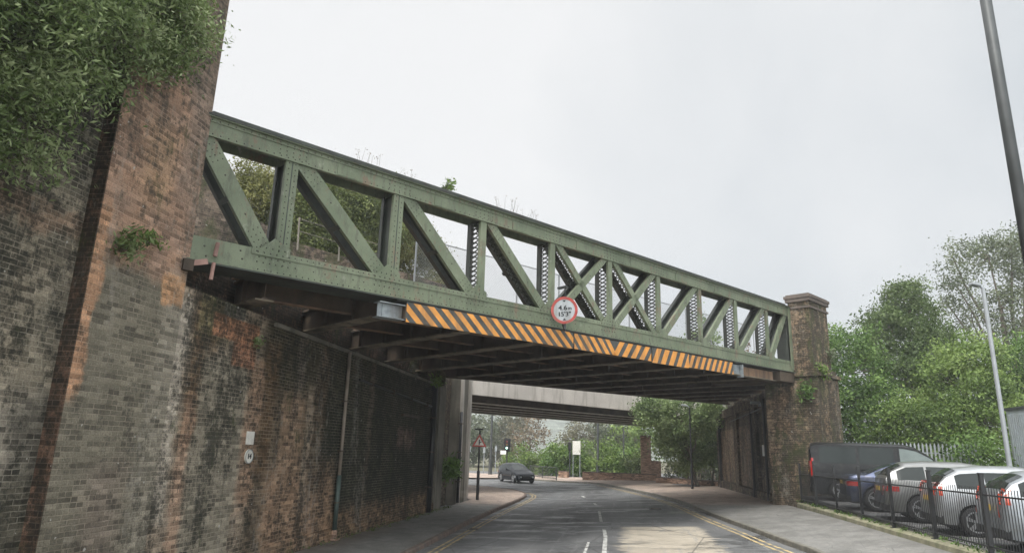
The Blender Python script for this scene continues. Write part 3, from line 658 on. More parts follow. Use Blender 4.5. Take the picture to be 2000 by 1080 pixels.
# ------------------------------------------------------------------ deck fence with wire mesh, dome camera
fn = empty('mesh_fence', B(10, 2.0, 6), 'fine grey wire mesh safety fence on the railway deck behind the truss', 'fence')
FO = 2.0; ZF0, ZF1 = 5.9, 7.86
fpts = [(6.3 + 1.9*i) for i in range(11)]
for s in fpts: b = BB(); b.bb(s-.02, s+.02, FO+.01, FO+.04, 5.86, ZF1+.02); b.build('fence_post', M['greypole'], fn)
b = BB(); b.beam(B(6.3, FO+.02, ZF1), B(25, FO+.02, ZF1), .025, .025); b.build('top_rail', M['greypole'], fn)
b = MB(); stp = .085; H_ = ZF1-ZF0; s = 6.3-H_
while s < 25:
    for sg_ in (1, -1):
        a = (s, ZF0) if sg_ > 0 else (s, ZF1); c = (s+H_, ZF1) if sg_ > 0 else (s+H_, ZF0)
        t0 = max(0, (6.3-a[0])/H_); t1 = min(1, (25-a[0])/H_)
        if t1 > t0:
            p = B(a[0]+H_*t0, FO, a[1]+(c[1]-a[1])*t0); r = B(a[0]+H_*t1, FO, a[1]+(c[1]-a[1])*t1); up = Vector((0,0,.0045))
            b.poly([p-up, r-up, r+up, p+up])
    s += stp
b.build('wire_mesh', plain('mesh_wire', (.33,.35,.36), .5, .3), fn)
dc = empty('dome_camera', B(9.1, 1.9, 7.5), 'small dome security camera seen through the truss above the mesh fence', 'camera')
cp = B(9.45, 1.9, 7.43)
b = MB(); b.tube(cp, cp+Vector((0,0,.10)), .09, .07, 12); b.tube(cp+Vector((0,0,.1)), cp+Vector((0,0,.18)), .02, n=8); b.beam(cp+Vector((0,0,.18)), cp+Vector((.12,.1,.18)), .03, .03); b.build('housing', M['galv'], dc)
b = MB()
for k in range(4):
    r0, r1 = .085*cos(k*pi/8), .085*cos((k+1)*pi/8); b.tube(cp-Vector((0,0,.085*sin(k*pi/8))), cp-Vector((0,0,.085*sin((k+1)*pi/8))), r0, max(r1,.005), 12, cap=False)
b.build('dome', M['black'], dc)
# small steel post and rail fence on the bank seen through the left panels
# ------------------------------------------------------------------ masonry
def hexwall(b, x0, x1, y0, y1, z0, z1, m=0, nx=1): b.box(x0, x1, y0, y1, z0, z1, m)
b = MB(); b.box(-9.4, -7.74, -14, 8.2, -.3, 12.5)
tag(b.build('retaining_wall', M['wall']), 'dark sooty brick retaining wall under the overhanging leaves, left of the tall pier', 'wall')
pr = empty('brick_pier', (-7.6, 9.3, 0), 'tall orange brown brick pier at the left end of the green truss', 'brick pier')
b = MB(); b.box(-9.3, -7.5, 8.22, 10.35, -.3, 12.6); b.build('shaft', M['pier'], pr)
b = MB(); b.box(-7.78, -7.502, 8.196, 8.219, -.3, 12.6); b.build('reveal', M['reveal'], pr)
b = MB(); b.box(-9.4, -7.40, 8.1, 10.45, 12.6, 12.9); b.build('cap', M['pier'], pr)
ab = empty('brick_abutment', (-7.5, 20, 0), 'stained left brick abutment wall with pale and brown patches under the railway bridge', 'abutment')
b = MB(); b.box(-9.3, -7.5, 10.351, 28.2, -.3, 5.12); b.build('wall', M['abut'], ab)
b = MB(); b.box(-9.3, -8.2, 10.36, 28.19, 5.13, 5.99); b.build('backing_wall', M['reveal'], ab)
b = MB(); b.box(-7.499, -7.42, 13.5, 28.2, 4.98, 5.06); b.build('ledge', M['concdark'], ab)
b = MB(); b.box(-7.499, -7.44, 13.0, 28.2, .1, .42); b.build('plinth', M['abut'], ab)
b = MB(); b.box(-7.499, -7.41, 27.2, 28.2, .1, 4.97); b.build('pilaster', M['concdark'], ab)
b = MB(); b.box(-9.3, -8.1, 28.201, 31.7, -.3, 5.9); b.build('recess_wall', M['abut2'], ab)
cpier = empty('concrete_pier', (-7.8, 33, 0), 'narrow concrete and brick pier at the far end of the left abutment', 'pier')
b = MB(); b.box(-9.3, -7.62, 31.701, 33.7, -.3, 5.98); b.build('shaft', M['concdark'], cpier)
b = MB(); b.box(-7.62, -7.5, 31.701, 32.0, -.3, 5.9); b.box(-7.62, -7.5, 33.3, 33.7, -.3, 5.9); b.build('pale_edge', M['concrete'], cpier)
# drain pipes and cables on the left abutment
def pipe(name, y, z0, z1, x, r, mat, label, zsplit=None, mat2=None):
    p = empty(name, (x, y, z0), label, 'drain pipe')
    b = MB(); b.tube((x, y, z0 if not zsplit else zsplit), (x, y, z1), r, n=10); b.build('upper_pipe' if zsplit else 'pipe', mat, p, True)
    if zsplit:
        b = MB(); b.tube((x, y, z0+.25), (x, y, zsplit), r*1.35, n=10); b.build('lower_pipe', mat2, p, True)
        b = MB(); b.tube((x, y, z0), (x, y, z0+.25), r*1.5, n=10); b.box(x-.12, x+.12, y-.12, y+.12, z0, z0+.05); b.build('shoe', M['redbrick'], p)
    z = z0+.9
    while z < z1-.3:
        b = MB(); b.box(x-r*1.7, x+.0, y-r*1.8, y+r*1.8, z, z+.05); b.tube((x,y,z+.01), (x,y,z+.04), r*1.5, n=10); z += 1.3; b.build('pipe_clip', M['girder'], p)
pipe('drain_pipe', 17.55, .14, 5.0, -7.40, .045, plain('pale_pipe', (.24,.2,.16), .6, var=.3), 'slim vertical drain pipe, pale above and green below, halfway along the left abutment', 1.75, plain('green_pipe', (.05,.075,.065), .55, var=.4))
pipe('drain_pipe', 26.3, .14, 5.0, -7.37, .10, M['black'], 'thick black drain pipe near the far end of the left abutment')
pipe('drain_pipe', 31.55, .14, 4.2, -7.5, .07, M['black'], 'black pipe beside the narrow concrete pier')
cb = empty('cable_conduit', (-7.44, 22, 4.3), 'thin dark horizontal conduit clipped along the left abutment under the bridge', 'conduit')
b = MB(); b.tube((-7.44, 18.5, 4.35), (-7.44, 26.2, 4.1), .035, n=8)
b.build('conduit', M['black'], cb); b = MB()
for y in (19.5, 21.5, 23.5, 25.5): b = MB(); b.box(-7.5, -7.39, y-.03, y+.03, 4.35-(y-18.5)*.0325-.06, 4.35-(y-18.5)*.0325+.06); b.build('bracket', M['girder'], cb)
b = MB(); b.box(-7.5, -7.4, 22.6, 24.6, 3.55, 3.62); b.build('bracket', M['girder'], cb)
# plates on the wall
pw = atX(490, 855, -7.47)
b = MB(); b.box(-7.5, -7.475, pw.y-.14, pw.y+.14, pw.z-.13, pw.z+.13); o = b.build('wall_plate', M['offwhite'], bevel=.004); tag(o, 'blank off-white rectangular plate fixed to the brick above the round number disc', 'plate')
pd = atX(487, 891, -7.46); rd = empty('number_disc', pd, 'round white number disc reading 14 on the left abutment brick', 'number plate')
mt = frame_at(pd, (1, 0, 0)); b = MB(); disc(b, mt, .14, -.03, 0); b.build('disc', M['offwhite'], rd)
b = MB(); add_text(b, '14', .15, mt, (0, 0, .003), bold=.006); b.build('number', M['black'], rd)
b = MB(); disc(b, mt, .14, .0, .008, r0=.128); b.build('rim', M['galv'], rd)
# right abutment
ra = empty('brick_abutment', (6.6, 40, .5), 'dark right brick abutment wall with panel recesses and lamp under the bridge', 'abutment')
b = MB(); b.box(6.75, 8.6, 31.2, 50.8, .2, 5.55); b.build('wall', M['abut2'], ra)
b = MB()
b.box(7.3, 8.6, 31.2, 50.8, 5.551, 6.7)
for y in (31.2, 36.2, 42.0, 49.6): b.box(6.58, 6.749, y, y+1.2, .2, 4.999)
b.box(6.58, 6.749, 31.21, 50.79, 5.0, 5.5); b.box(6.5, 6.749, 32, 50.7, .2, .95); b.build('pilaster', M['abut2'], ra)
b = MB()
for y0, y1 in ((37.5, 41.9), (43.3, 49.5)): b.box(6.70, 6.748, y0, y1, 1.0, 4.2)
b.build('panel', brick('brown_panel_brick', (.17,.12,.085), (.22,.16,.11), (.2,.17,.14), soot=.4, pale=.5, green=.3), ra)
b = MB(); b.tube((6.5, 33.5, .6), (6.5, 33.5, 5.2), .06, n=8); b.tube((6.5, 36.9, .6), (6.5, 36.9, 4.8), .06, n=8); b.tube((6.5, 33.5, 4.8), (6.5, 44, 4.6), .03, n=6); b.tube((6.5, 48.9, .5), (6.5, 48.9, 5), .07, n=8); b.build('pipe', M['black'], ra)
b = MB(); b.box(6.1, 6.5, 34.2, 34.5, 5.02, 5.14); b.box(6.45, 6.58, 34.3, 34.4, 4.9, 5.1); b.build('bulkhead_lamp', M['galv'], ra)
b = MB(); b.box(6.42, 6.47, 33.6, 33.9, 2.6, 3.1); b.build('notice', M['white'], ra)
# right pier, square to the truss
rp_ = empty('brick_pier', B(25.5, -.4, .7), 'weathered brick pier with flared stone cap at the right end of the truss', 'brick pier')
def bx(b, s0, s1, o0, o1, z0, z1, m=0):
    P = lambda s, o, z: Vector((*(B0 + BD*s - BN*o).xy, z)); b.hexa([P(s0,o0,z0),P(s1,o0,z0),P(s1,o1,z0),P(s0,o1,z0),P(s0,o0,z1),P(s1,o0,z1),P(s1,o1,z1),P(s0,o1,z1)], m)
PS0, PS1, PO0, PO1 = 24.62, 26.5, -.85, .05
b = MB(); bx(b, PS0, PS1, PO0, PO1, 6.2, 9.05); b.build('upper_shaft', M['pier2'], rp_)
b = MB(); bx(b, PS0-.12, PS1+.2, PO0-.15, PO1+1.2, .3, 5.6); bx(b, PS0-.02, PS1+.2, PO0-.15, PO1+.2, 5.6, 5.85); b.build('lower_shaft', M['pier2'], rp_)
b = MB(); bx(b, PS0-.12, PS1+.28, PO0-.25, PO1+.2, 5.851, 6.0); bx(b, PS0-.04, PS1+.12, PO0-.13, PO1+.1, 6.001, 6.2); b.build('string_course', M['pier2'], rp_)
b = MB(); bx(b, PS0-.06, PS1+.06, PO0-.06, PO1+.06, 8.75, 8.84); bx(b, PS0-.08, PS1+.08, PO0-.08, PO1+.08, 9.051, 9.2); bx(b, PS0-.12, PS1+.12, PO0-.12, PO1+.12, 9.201, 9.32); bx(b, PS0-.05, PS1+.05, PO0-.05, PO1+.05, 9.321, 9.38); b.build('cap', plain('dark_cap_stone', (.12,.095,.078), .85, var=.35, dirt=(.08,.07,.06), bump=.4), rp_)
# ------------------------------------------------------------------ concrete road bridge behind
PALEFL = plain('pale_girder_flange', (.36,.33,.28), .7, var=.3)
cbr = empty('concrete_bridge', (-3, 44, 5.5), 'pale concrete road bridge with dark girders beneath, right behind the railway bridge', 'road bridge')
CD = Vector((9.63, 12.88, 0)).normalized(); CN = Vector((CD.y, -CD.x, 0)); C0 = Vector((-8.57, 37.15, 0))
def CB(s, o, z): p = C0 + CD*s - CN*o; return Vector((p.x, p.y, z))
def cbx(b, s0, s1, o0, o1, z0, z1, m=0): b.hexa([CB(s0,o0,z0),CB(s1,o0,z0),CB(s1,o1,z0),CB(s0,o1,z0),CB(s0,o0,z1),CB(s1,o0,z1),CB(s1,o1,z1),CB(s0,o1,z1)], m)
b = MB(); cbx(b, -12, 40, 0, .35, 5.50, 6.75); b.build('fascia', M['concrete'], cbr)
b = MB(); cbx(b, -12, 40, .351, 9.6, 5.75, 6.2); b.build('deck', M['concdark'], cbr)
for i in range(5):
    b = MB(); o = .75+i*2.05; cbx(b, -12, 40, o+.2, o+.26, 5.15, 5.749); cbx(b, -12, 40, o+.0, o+.46, 5.10, 5.149, 1); b.build('girder', [M['girder'], PALEFL], cbr)
b = MB(); cbx(b, -12, -5.2, .36, 9.4, -.2, 5.09); b.build('pier_wall', M['concdark'], cbr)
b = MB(); cbx(b, 38, 40, .36, 9.4, -.2, 5.09); b.build('pier_wall', M['concdark'], cbr)
# ------------------------------------------------------------------ foliage
import numpy as np
rng = np.random.default_rng(11)
def leaves(b, centers, nper, sig, size, asp=1.7, up=.4, seed=0, tone=None):
    """clumps of rhombic leaves scattered round the given centres"""
    C = np.repeat(np.array(centers, float), nper, 0); n = len(C)
    sg = np.array(sig if hasattr(sig, '__len__') else (sig, sig, sig*.8))
    P = C + rng.normal(0, 1, (n, 3))*sg
    nrm = rng.normal(0, 1, (n, 3)); nrm[:, 2] += up; nrm /= np.linalg.norm(nrm, axis=1)[:, None]
    t = rng.normal(0, 1, (n, 3)); t -= nrm*(t*nrm).sum(1)[:, None]; t /= np.linalg.norm(t, axis=1)[:, None]
    u = np.cross(nrm, t); sz = size*rng.uniform(.6, 1.35, n)[:, None]
    a = P-t*sz*asp/2; c = P+t*sz*asp/2; bb = P+u*sz/2+nrm*sz*.12; d = P-u*sz/2+nrm*sz*.12
    V = np.stack([a, bb, c, d], 1).reshape(-1, 3); i0 = len(b.v)
    b.v += [tuple(x) for x in V.tolist()]; b.f += [(i0+4*k, i0+4*k+1, i0+4*k+2, i0+4*k+3) for k in range(n)]; b.m += [0]*n
    ct = np.repeat(rng.uniform(.15, .85, len(centers)) if tone is None else np.array(tone), nper)
    if b.c is None: b.c = []
    b.c += np.clip(ct*.65+rng.uniform(0, 1, n)*.35, 0, 1).tolist()
def blobpts(blobs, n, lo=.55):
    out = []; wts = np.array([r[3]*r[4]+r[4]*r[5]+r[3]*r[5] for r in blobs]); wts = wts/wts.sum()
    for bl, wgt in zip(blobs, wts):
        k = max(1, int(n*wgt)); d = rng.normal(0, 1, (k, 3)); d /= np.linalg.norm(d, axis=1)[:, None]
        r = rng.uniform(lo, 1.0, k)**.7
        f = np.array([1+.6*noise.noise(Vector((x*1.7+bl[0], y*1.7+bl[1], z*1.7))) for x, y, z in d])
        p = d*(r*f)[:, None]*np.array(bl[3:6]) + np.array(bl[:3]); out += p.tolist()
    return out
def limb(b, a, c, r0, r1, wob=.15, n=5):
    a = Vector(a); c = Vector(c); pts = [a+(c-a)*(i/n)+Vector((random.uniform(-wob,wob), random.uniform(-wob,wob), 0))*(0 if i in (0, n) else 1) for i in range(n+1)]
    for i in range(n): b.tube(pts[i], pts[i+1], r0+(r1-r0)*i/n, r0+(r1-r0)*(i+1)/n, 7, cap=False)
    return pts
def gaps(cs, sc=1.1, cut=-.12):
    return [c for c in cs if noise.noise(Vector(c)*sc) > cut]
def tonef(cs, sc=.8): return [clamp(.5+1.1*noise.noise(Vector(c)*sc+Vector((7,3,1)))+random.uniform(-.28,.28), 0, 1) for c in cs]
def tree(name, base, blobs, nclump, nper, sig, size, mat, label, cat='tree', group=None, trunk=.2, zmin=None, asp=1.7, lo=.5):
    t = empty(name, base, label, cat, group); cs = gaps(blobpts(blobs, int(nclump*1.25), lo), 1.3 if size < .12 else .6)
    if zmin is not None: cs = [c for c in cs if c[2] > zmin]
    b = MB(); tn = tonef(cs); leaves(b, cs, nper, sig, size, asp, tone=tn); k3 = cs[::3]; leaves(b, k3, max(4, nper//4), sig*1.9 if not hasattr(sig, '__len__') else sig, size*.8, asp, tone=tn[::3]); b.build('crown' if cat == 'tree' else 'foliage', mat, t, fixn=False)
    b = MB(); top = Vector(blobs[0][:3]); limb(b, base, top, trunk, trunk*.35, .12)
    for bl in blobs[1:]:
        k = Vector(base).lerp(top, random.uniform(.35, .75)); limb(b, k, bl[:3], trunk*.45, trunk*.12, .15, 4)
    for i in range(0, len(cs), max(1, len(cs)//26)):
        bl = min(blobs, key=lambda q: (Vector(q[:3])-Vector(cs[i])).length); limb(b, bl[:3], cs[i], trunk*.14, trunk*.04, .08, 3)
    b.build('trunk' if cat == 'tree' else 'stem', M['cork'], t, smooth=True); return t
# big shrub hanging over the retaining wall (top left)
def hang(label, blobs, ncl, npr, sig, size, mat, root, seedpt):
    t = empty('overhanging_shrub', root, label, 'shrub'); cs = gaps(blobpts(blobs, int(ncl*1.15), .3), 2.2, -.15)
    b = MB(); leaves(b, cs, npr, sig, size, 3.4, .5, tone=tonef(cs, 1.6)); leaves(b, cs[::4], 9, .28, size*.9, 3.6, .5); leaves(b, cs[::2], 10, .2, size*1.3, 1.6, .5); b.build('foliage', mat, t)
    b = MB()
    for i in range(0, len(cs), max(1, len(cs)//60)):
        c = Vector(cs[i]); r = Vector((-7.9, c.y-.5+random.uniform(-.5,.5), c.z+random.uniform(.4, 1.4))); limb(b, r, c, .016, .005, .06, 5)
    b.build('branch', M['twig'], t); return t
hang('large leafy buddleia shrub overhanging the top left of the dark brick wall',
     [(-7.1,5.2,5.75,.35,.9,.35),(-7.1,4.6,7.6,.8,1.8,1.5),(-7.0,6.1,7.3,.75,1.3,1.1),(-7.1,7.2,8.2,.6,1.1,1.3),(-7.1,6.1,6.45,.55,.8,.55),(-7.2,5.5,6.3,.5,.8,.6),(-7.0,4.2,6.4,.6,1.2,.6),(-7.05,8.3,9.0,.5,.8,1.1),(-7.1,6.6,9.2,.7,1.6,1.2),(-7.3,6.6,5.9,.35,.7,.4)], 1500, 32, .15, .029, M['leafD'], (-7.9, 6, 8), 0)
hang('sprawling buddleia sprays growing high on the tall orange brick pier', [(-7.25,9.0,9.4,.35,.55,.8),(-7.3,8.7,8.3,.3,.45,.4),(-7.3,9.0,10.3,.3,.5,.7)], 150, 20, .10, .028, M['leafG'], (-7.5, 9.3, 9), 0)
def weed(pos, r, n, label, mat=None, size=.045, sig=.09):
    t = empty('wall_weed', pos, label, 'weed'); cs = blobpts([(*pos, r[0], r[1], r[2])], n, .2)
    b = MB(); leaves(b, cs, 12, sig, size, 2.8); b.build('foliage', mat or M['leafD'], t)
    b = MB()
    for c in cs[::2]: limb(b, (pos[0]-.1, pos[1], pos[2]-.1), c, .008, .003, .02, 3)
    b.build('stem', M['twig'], t)
q = atX(245, 475, -7.4); weed((q.x, q.y, q.z), (.2,.28,.2), 24, 'small leafy weed rooted in the brick halfway up the tall left pier', size=.04)
q = atX(300, 470, -7.4); weed((q.x, q.y, q.z), (.12,.3,.08), 9, 'thin trailing weed beside the leafy weed on the tall left pier', M['leafG'], .035, .06)
q = atX(880, 915, -7.35); weed((q.x, q.y, q.z), (.35,.9,.5), 40, 'bushy weed at the foot of the narrow concrete pier', M['leafA'], .09, .16)
q = atX(500, 665, -7.45); weed((q.x, q.y, q.z), (.1,.15,.12), 8, 'small green weed beside the orange patched brick of the left abutment', M['leafD'], .04, .06)
q = atX(850, 745, -7.4); weed((q.x, q.y, q.z), (.15,.6,.25), 16, 'weed hanging from the ledge at the far end of the left abutment', M['leafG'], .06, .1)
q = B(24.9, -1.05, 5.6); weed((q.x, q.y, q.z), (.2,.15,.25), 14, 'yellow green weed growing on the string course of the right pier', M['leafG'], .07, .12)
q = B(26.2, -1.0, 6.4); weed((q.x, q.y, q.z), (.2,.3,.3), 12, 'straggly weed on the upper face of the right pier', M['leafC'], .06, .14)
q = B(24.2, -.6, 4.8); weed((q.x, q.y, q.z), (.2,.2,.35), 14, 'dark ivy tuft on the road side face of the right pier', M['leafA'], .07, .14)
# weeds on top of the truss
def stalks(s, n, h, label):
    p = B(s, .2, ZT1+.03); t = empty('dry_stalks', p, label, 'weed'); b = MB(); tips = []
    for i in range(n):
        a = B(s+random.uniform(-.35,.35), random.uniform(0,.5), ZT1+.03); c = a+Vector((random.uniform(-.12,.12), random.uniform(-.1,.1), h*random.uniform(.5,1.1))); b.tube(a, c, .004, .002, 4, cap=False); tips.append(tuple(c))
    b.build('stem', M['twig'], t); b = MB(); leaves(b, tips, 3, .03, .018, 2.5); b.build('seed_head', M['leafE'], t)
stalks(3.6, 9, .45, 'wispy dry stalks on top of the truss nearest the left pier'); stalks(4.7, 6, .4, 'sparse dry stalks on the top chord above the second upright'); stalks(7.9, 10, .45, 'pair of upright dry stalk tufts on top of the truss, left of centre'); stalks(8.9, 8, .4, 'dry stalk tuft on the top chord right of the paired tufts')
p = B(5.9, .2, ZT1+.25); weed((p.x, p.y, p.z), (.2,.2,.18), 7, 'leafy sprig sprouting on top of the truss chord', M['leafG'], .045, .05)
# bank and shrubs behind the truss at the left
bk = empty('brick_bank_wall', B(2, 9.5, 6), 'dark weathered brick bank wall seen through the left truss panels', 'wall')
def onplane(px, py, o):
    d = ray(px, py); n = BN; return CAM + d*(((B0-n*o)-CAM).dot(n)/d.dot(n))
b = MB()
prof = [(340,330),(400,345),(440,375),(490,420),(560,468),(640,492),(720,515),(800,535),(880,560)]
pts = [onplane(x, y, 9.5) for x, y in prof]
off = -BN*1.2
b.prism([Vector((p.x, p.y, 5.0)) for p in (pts[0], pts[-1])] + pts[::-1], off); b.build('wall', M['bank'], bk)
pf = empty('post_and_rail_fence', onplane(580, 470, 9.3), 'thin pale post and wire fence on top of the bank wall behind the truss', 'fence')
b = MB(); tops = []
for x, y0, y1 in ((585,425,478),(665,450,500),(745,478,520)):
    p0 = onplane(x-3, y1, 9.3); p1 = onplane(x, y0, 9.3); b.tube((p0.x,p0.y,p0.z-.2), p1, .035, n=6); tops.append((p0, p1))
b.build('post', M['concdark'], pf); b = MB()
for t in (.95, .5):
    for (a0, a1), (c0, c1) in zip(tops, tops[1:]): b.tube(a0.lerp(a1, t), c0.lerp(c1, t), .014, n=5)
b.build('rail', M['concdark'], pf)
def shrub_px(name, pl, o, depth, ncl, npr, sig, size, mat, label, lo=.4, cat='shrub'):
    bl = []
    for px, py, r in pl: p = onplane(px, py, o); bl.append((p.x, p.y, p.z, r*1.1, r*1.1, r))
    base = (bl[0][0], bl[0][1], 6.0); return tree(name, base, bl, ncl, npr, sig, size, mat, label, cat, None, .07, lo=lo)
shrub_px('bank_shrub', [(440,400,1.0),(500,395,1.2),(400,385,.7),(535,375,.9),(480,355,.7)], 12, 2, 700, 36, .20, .06, M['leafJ'], 'pale green shrub behind the first truss panel on the bank', .3)
shrub_px('bank_shrub', [(620,410,1.6),(565,425,1.2),(690,405,1.6),(650,375,1.1),(745,420,1.4),(720,470,1.2),(640,480,1.2),(590,470,1.0),(680,495,1.0)], 12, 2, 2300, 40, .20, .065, M['leafL'], 'dense olive shrub filling the second truss panel on the bank', .3)
shrub_px('bank_shrub', [(800,500,1.2),(840,530,1.0),(770,465,1.1),(820,475,.8),(870,555,.6)], 12.5, 2, 900, 36, .20, .06, M['leafJ'], 'yellow green shrub seen through the third truss panel', .3)
shrub_px('bare_shrub', [(760,420,1.0),(700,390,.9),(470,350,.8),(520,345,.6)], 13.5, 2, 120, 9, .3, .05, M['leafE'], 'thin brown twiggy shrub behind the second and third uprights', .1)
# ------------------------------------------------------------------ right hand hedge and trees
def blob_px(px, py, Y, rx, ry, rz): p = atY(px, py, Y); return (p.x, p.y, p.z, rx, ry, rz)
tree('hedge_tree', (12, 37, .8), [blob_px(1665,730,36,1.9,2,2.6), blob_px(1650,820,35,1.5,2,2.2), blob_px(1720,830,35,2.0,2,2.2), blob_px(1655,680,36.5,1.2,1.5,1.2)], 620, 44, .24, .085, M['leafA'], 'rounded green bush growing right beside the far brick pier', trunk=.15)
tree('hedge_tree', (16, 39, .8), [blob_px(1770,690,39,2.4,2.2,3.0), blob_px(1775,605,39,1.5,1.5,1.7), blob_px(1765,585,39.5,1.1,1.1,1.0), blob_px(1800,770,37,2.6,2,2.4), blob_px(1740,640,38.5,1.2,1.2,1.2), blob_px(1825,690,38,1.6,1.6,1.8)], 900, 42, .25, .09, M['leafH'], 'tallest dark green pointed bush in the middle of the hedge')
tree('hedge_tree', (17, 34, .8), [blob_px(1880,760,34,2.2,2,2.4), blob_px(1840,840,33,2.2,1.8,1.8), blob_px(1920,820,33,1.8,1.8,2.0), blob_px(1900,710,34.5,1.4,1.4,1.1), blob_px(1760,850,33.5,2.0,1.6,1.6)], 900, 44, .23, .082, M['leafG'], 'bright green spreading bush behind the parked cars')
tree('hedge_tree', (20, 36, .8), [blob_px(1985,740,36,2.0,2,2.0), blob_px(1980,790,36,1.8,1.8,1.6), blob_px(2040,740,36,2,2,2.4)], 420, 40, .24, .085, M['leafA'], 'green bush at the right edge behind the grey lamp post')
tree('sapling', (13.6, 42, .8), [blob_px(1705,650,42,.9,.9,1.1), blob_px(1700,628,42,.6,.6,.7), blob_px(1712,680,42,.8,.8,.8)], 90, 16, .22, .11, M['leafF'], 'thin grey green sapling rising between the pier bush and the tallest bush', trunk=.07)
tree('ash_tree', (25.2, 48, .8), [blob_px(1955,600,48,1.4,1.4,1.6), blob_px(1930,500,48,2.2,2,1.4), blob_px(1870,560,48,1.4,1.6,1.6), blob_px(1975,480,48,2.2,2,1.5), blob_px(1860,500,48,1.1,1.2,.9), blob_px(1900,630,48,1.8,1.6,1.4), blob_px(2000,560,48,1.8,1.6,2.2), blob_px(1855,600,48,.9,1,1.1), blob_px(1985,650,48,1.6,1.6,1.2), blob_px(2030,520,48,2,2,2.4)], 700, 26, .30, .10, M['leafC'], 'tall airy ash tree with visible limbs at the right edge', trunk=.32, lo=.25)
# undergrowth strip at foot of the hedge
b = MB(); cs = [(random.uniform(9.8, 24), random.uniform(31.4, 33.5), random.uniform(.9, 2.8)) for _ in range(330)] + [(random.uniform(12.6, 17.5), random.uniform(29.0, 31), random.uniform(1.0, 3.7)) for _ in range(210)]; leaves(b, cs, 34, .24, .085, tone=tonef(cs)); o = b.build('undergrowth', M['leafA']); tag(o, 'mixed green undergrowth along the back of the car park behind the fence', 'undergrowth', kind='stuff')
# trees right beyond abutment (over the footway)
tree('roadside_tree', (5.2, 51, .4), [blob_px(1330,820,48.5,1.9,1.3,1.4), blob_px(1285,800,48,1.2,1.2,.9), blob_px(1375,800,48.5,1.3,1.3,1.3), blob_px(1310,868,50,1.2,1.2,.9), blob_px(1262,812,48,.7,.8,.7), blob_px(1345,890,51,1.5,1.0,1.2), blob_px(1320,850,50,1.3,1.0,1.0)], 900, 34, .26, .10, M['leafI'], 'leafy tree reaching over the footway beyond the right abutment', trunk=.14)
tree('roadside_tree', (6.3, 52.2, .4), [blob_px(1395,870,51.8,1.0,.9,1.5), blob_px(1385,820,52,1.1,1.1,1.2), blob_px(1365,880,53,1.0,.9,1.2)], 420, 30, .26, .10, M['leafI'], 'slender multi stemmed tree hugging the far corner of the right abutment', trunk=.09)
b = MB(); cs = [(random.uniform(3.5, 8.6), random.uniform(58, 60.5), random.uniform(.5, 2.0)) for _ in range(110)]; leaves(b, cs, 20, .3, .12); tag(b.build('undergrowth', M['leafF']), 'dark undergrowth at the foot of the roadside trees beyond the right abutment', 'undergrowth', kind='stuff')
b = MB()
for i in range(16):
    x = random.uniform(4.8, 8.4); y = random.uniform(56.5, 58); limb(b, (x, y, .4), (x+random.uniform(-.4,.4), y, random.uniform(2.5, 5)), .05, .02, .1, 4)
tag(b.build('thin_trunks', M['cork']), 'cluster of thin bare stems beyond the right abutment', 'stems', kind='stuff')
# far side hedge beyond the junction, clipped bushes one by one
HG = 'bushes along the far side of the junction'
hl = [('pale yellow green bush directly behind the moving car', 'leafG'), ('low bright bush right of the moving car', 'leafG'), ('dark rounded bush beside the black railing panel', 'leafA'), ('bushy green shrub left of the white board', 'leafG'), ('green bush under the white board', 'leafA'), ('broad bright green bush right of the white board', 'leafG'), ('bush between the two tall posts', 'leafG'), ('dark green bush right of the second tall post', 'leafA'), ('shadowy bush beside the red brick pier wall', 'leafB')]
for (px, py, Y, r, rz), (lb, mt_) in zip([(1025,893,78,1.9,1.5),(1050,897,76,1.6,1.2),(1085,895,74,1.4,1.6),(1105,893,74,1.4,1.5),(1130,903,74,1.5,1.2),(1160,893,74,2.0,1.9),(1192,900,72,1.6,1.5),(1222,898,72,1.6,1.5),(1245,908,70,1.3,1.1)], hl):
    p = atY(px, py, Y); tree('junction_bush', (p.x, p.y, .1), [(p.x, p.y, p.z, r*1.25, r, rz), (p.x, p.y, 1.0, r*1.3, r, 1.1)], 110, 22, .3, .15, M[mt_], lb, 'bush', HG, .06)
# misty trees further off
TG = 'hazy trees beyond the junction'
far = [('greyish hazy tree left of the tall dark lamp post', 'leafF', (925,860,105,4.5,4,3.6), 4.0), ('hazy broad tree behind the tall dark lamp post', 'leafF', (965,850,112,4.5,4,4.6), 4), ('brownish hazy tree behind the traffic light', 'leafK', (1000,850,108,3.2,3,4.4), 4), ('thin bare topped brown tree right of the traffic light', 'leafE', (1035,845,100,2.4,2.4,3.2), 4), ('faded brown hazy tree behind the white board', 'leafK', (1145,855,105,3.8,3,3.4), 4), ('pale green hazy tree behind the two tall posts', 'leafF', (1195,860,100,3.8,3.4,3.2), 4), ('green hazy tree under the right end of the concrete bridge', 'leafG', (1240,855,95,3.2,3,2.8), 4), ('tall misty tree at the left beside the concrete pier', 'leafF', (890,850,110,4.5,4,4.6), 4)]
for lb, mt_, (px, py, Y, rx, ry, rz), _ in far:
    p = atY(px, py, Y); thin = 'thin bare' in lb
    tree('distant_tree', (p.x, p.y, 0), [(p.x, p.y, p.z, rx, ry, rz), (p.x-1.5, p.y, p.z-1.5, rx*.8, ry, rz*.7), (p.x+1.2, p.y, p.z+.8, rx*.7, ry*.8, rz*.7)], 90 if thin else 190, 12 if thin else 22, .5, .24, M[mt_], lb, 'tree', TG, .22, lo=.3)
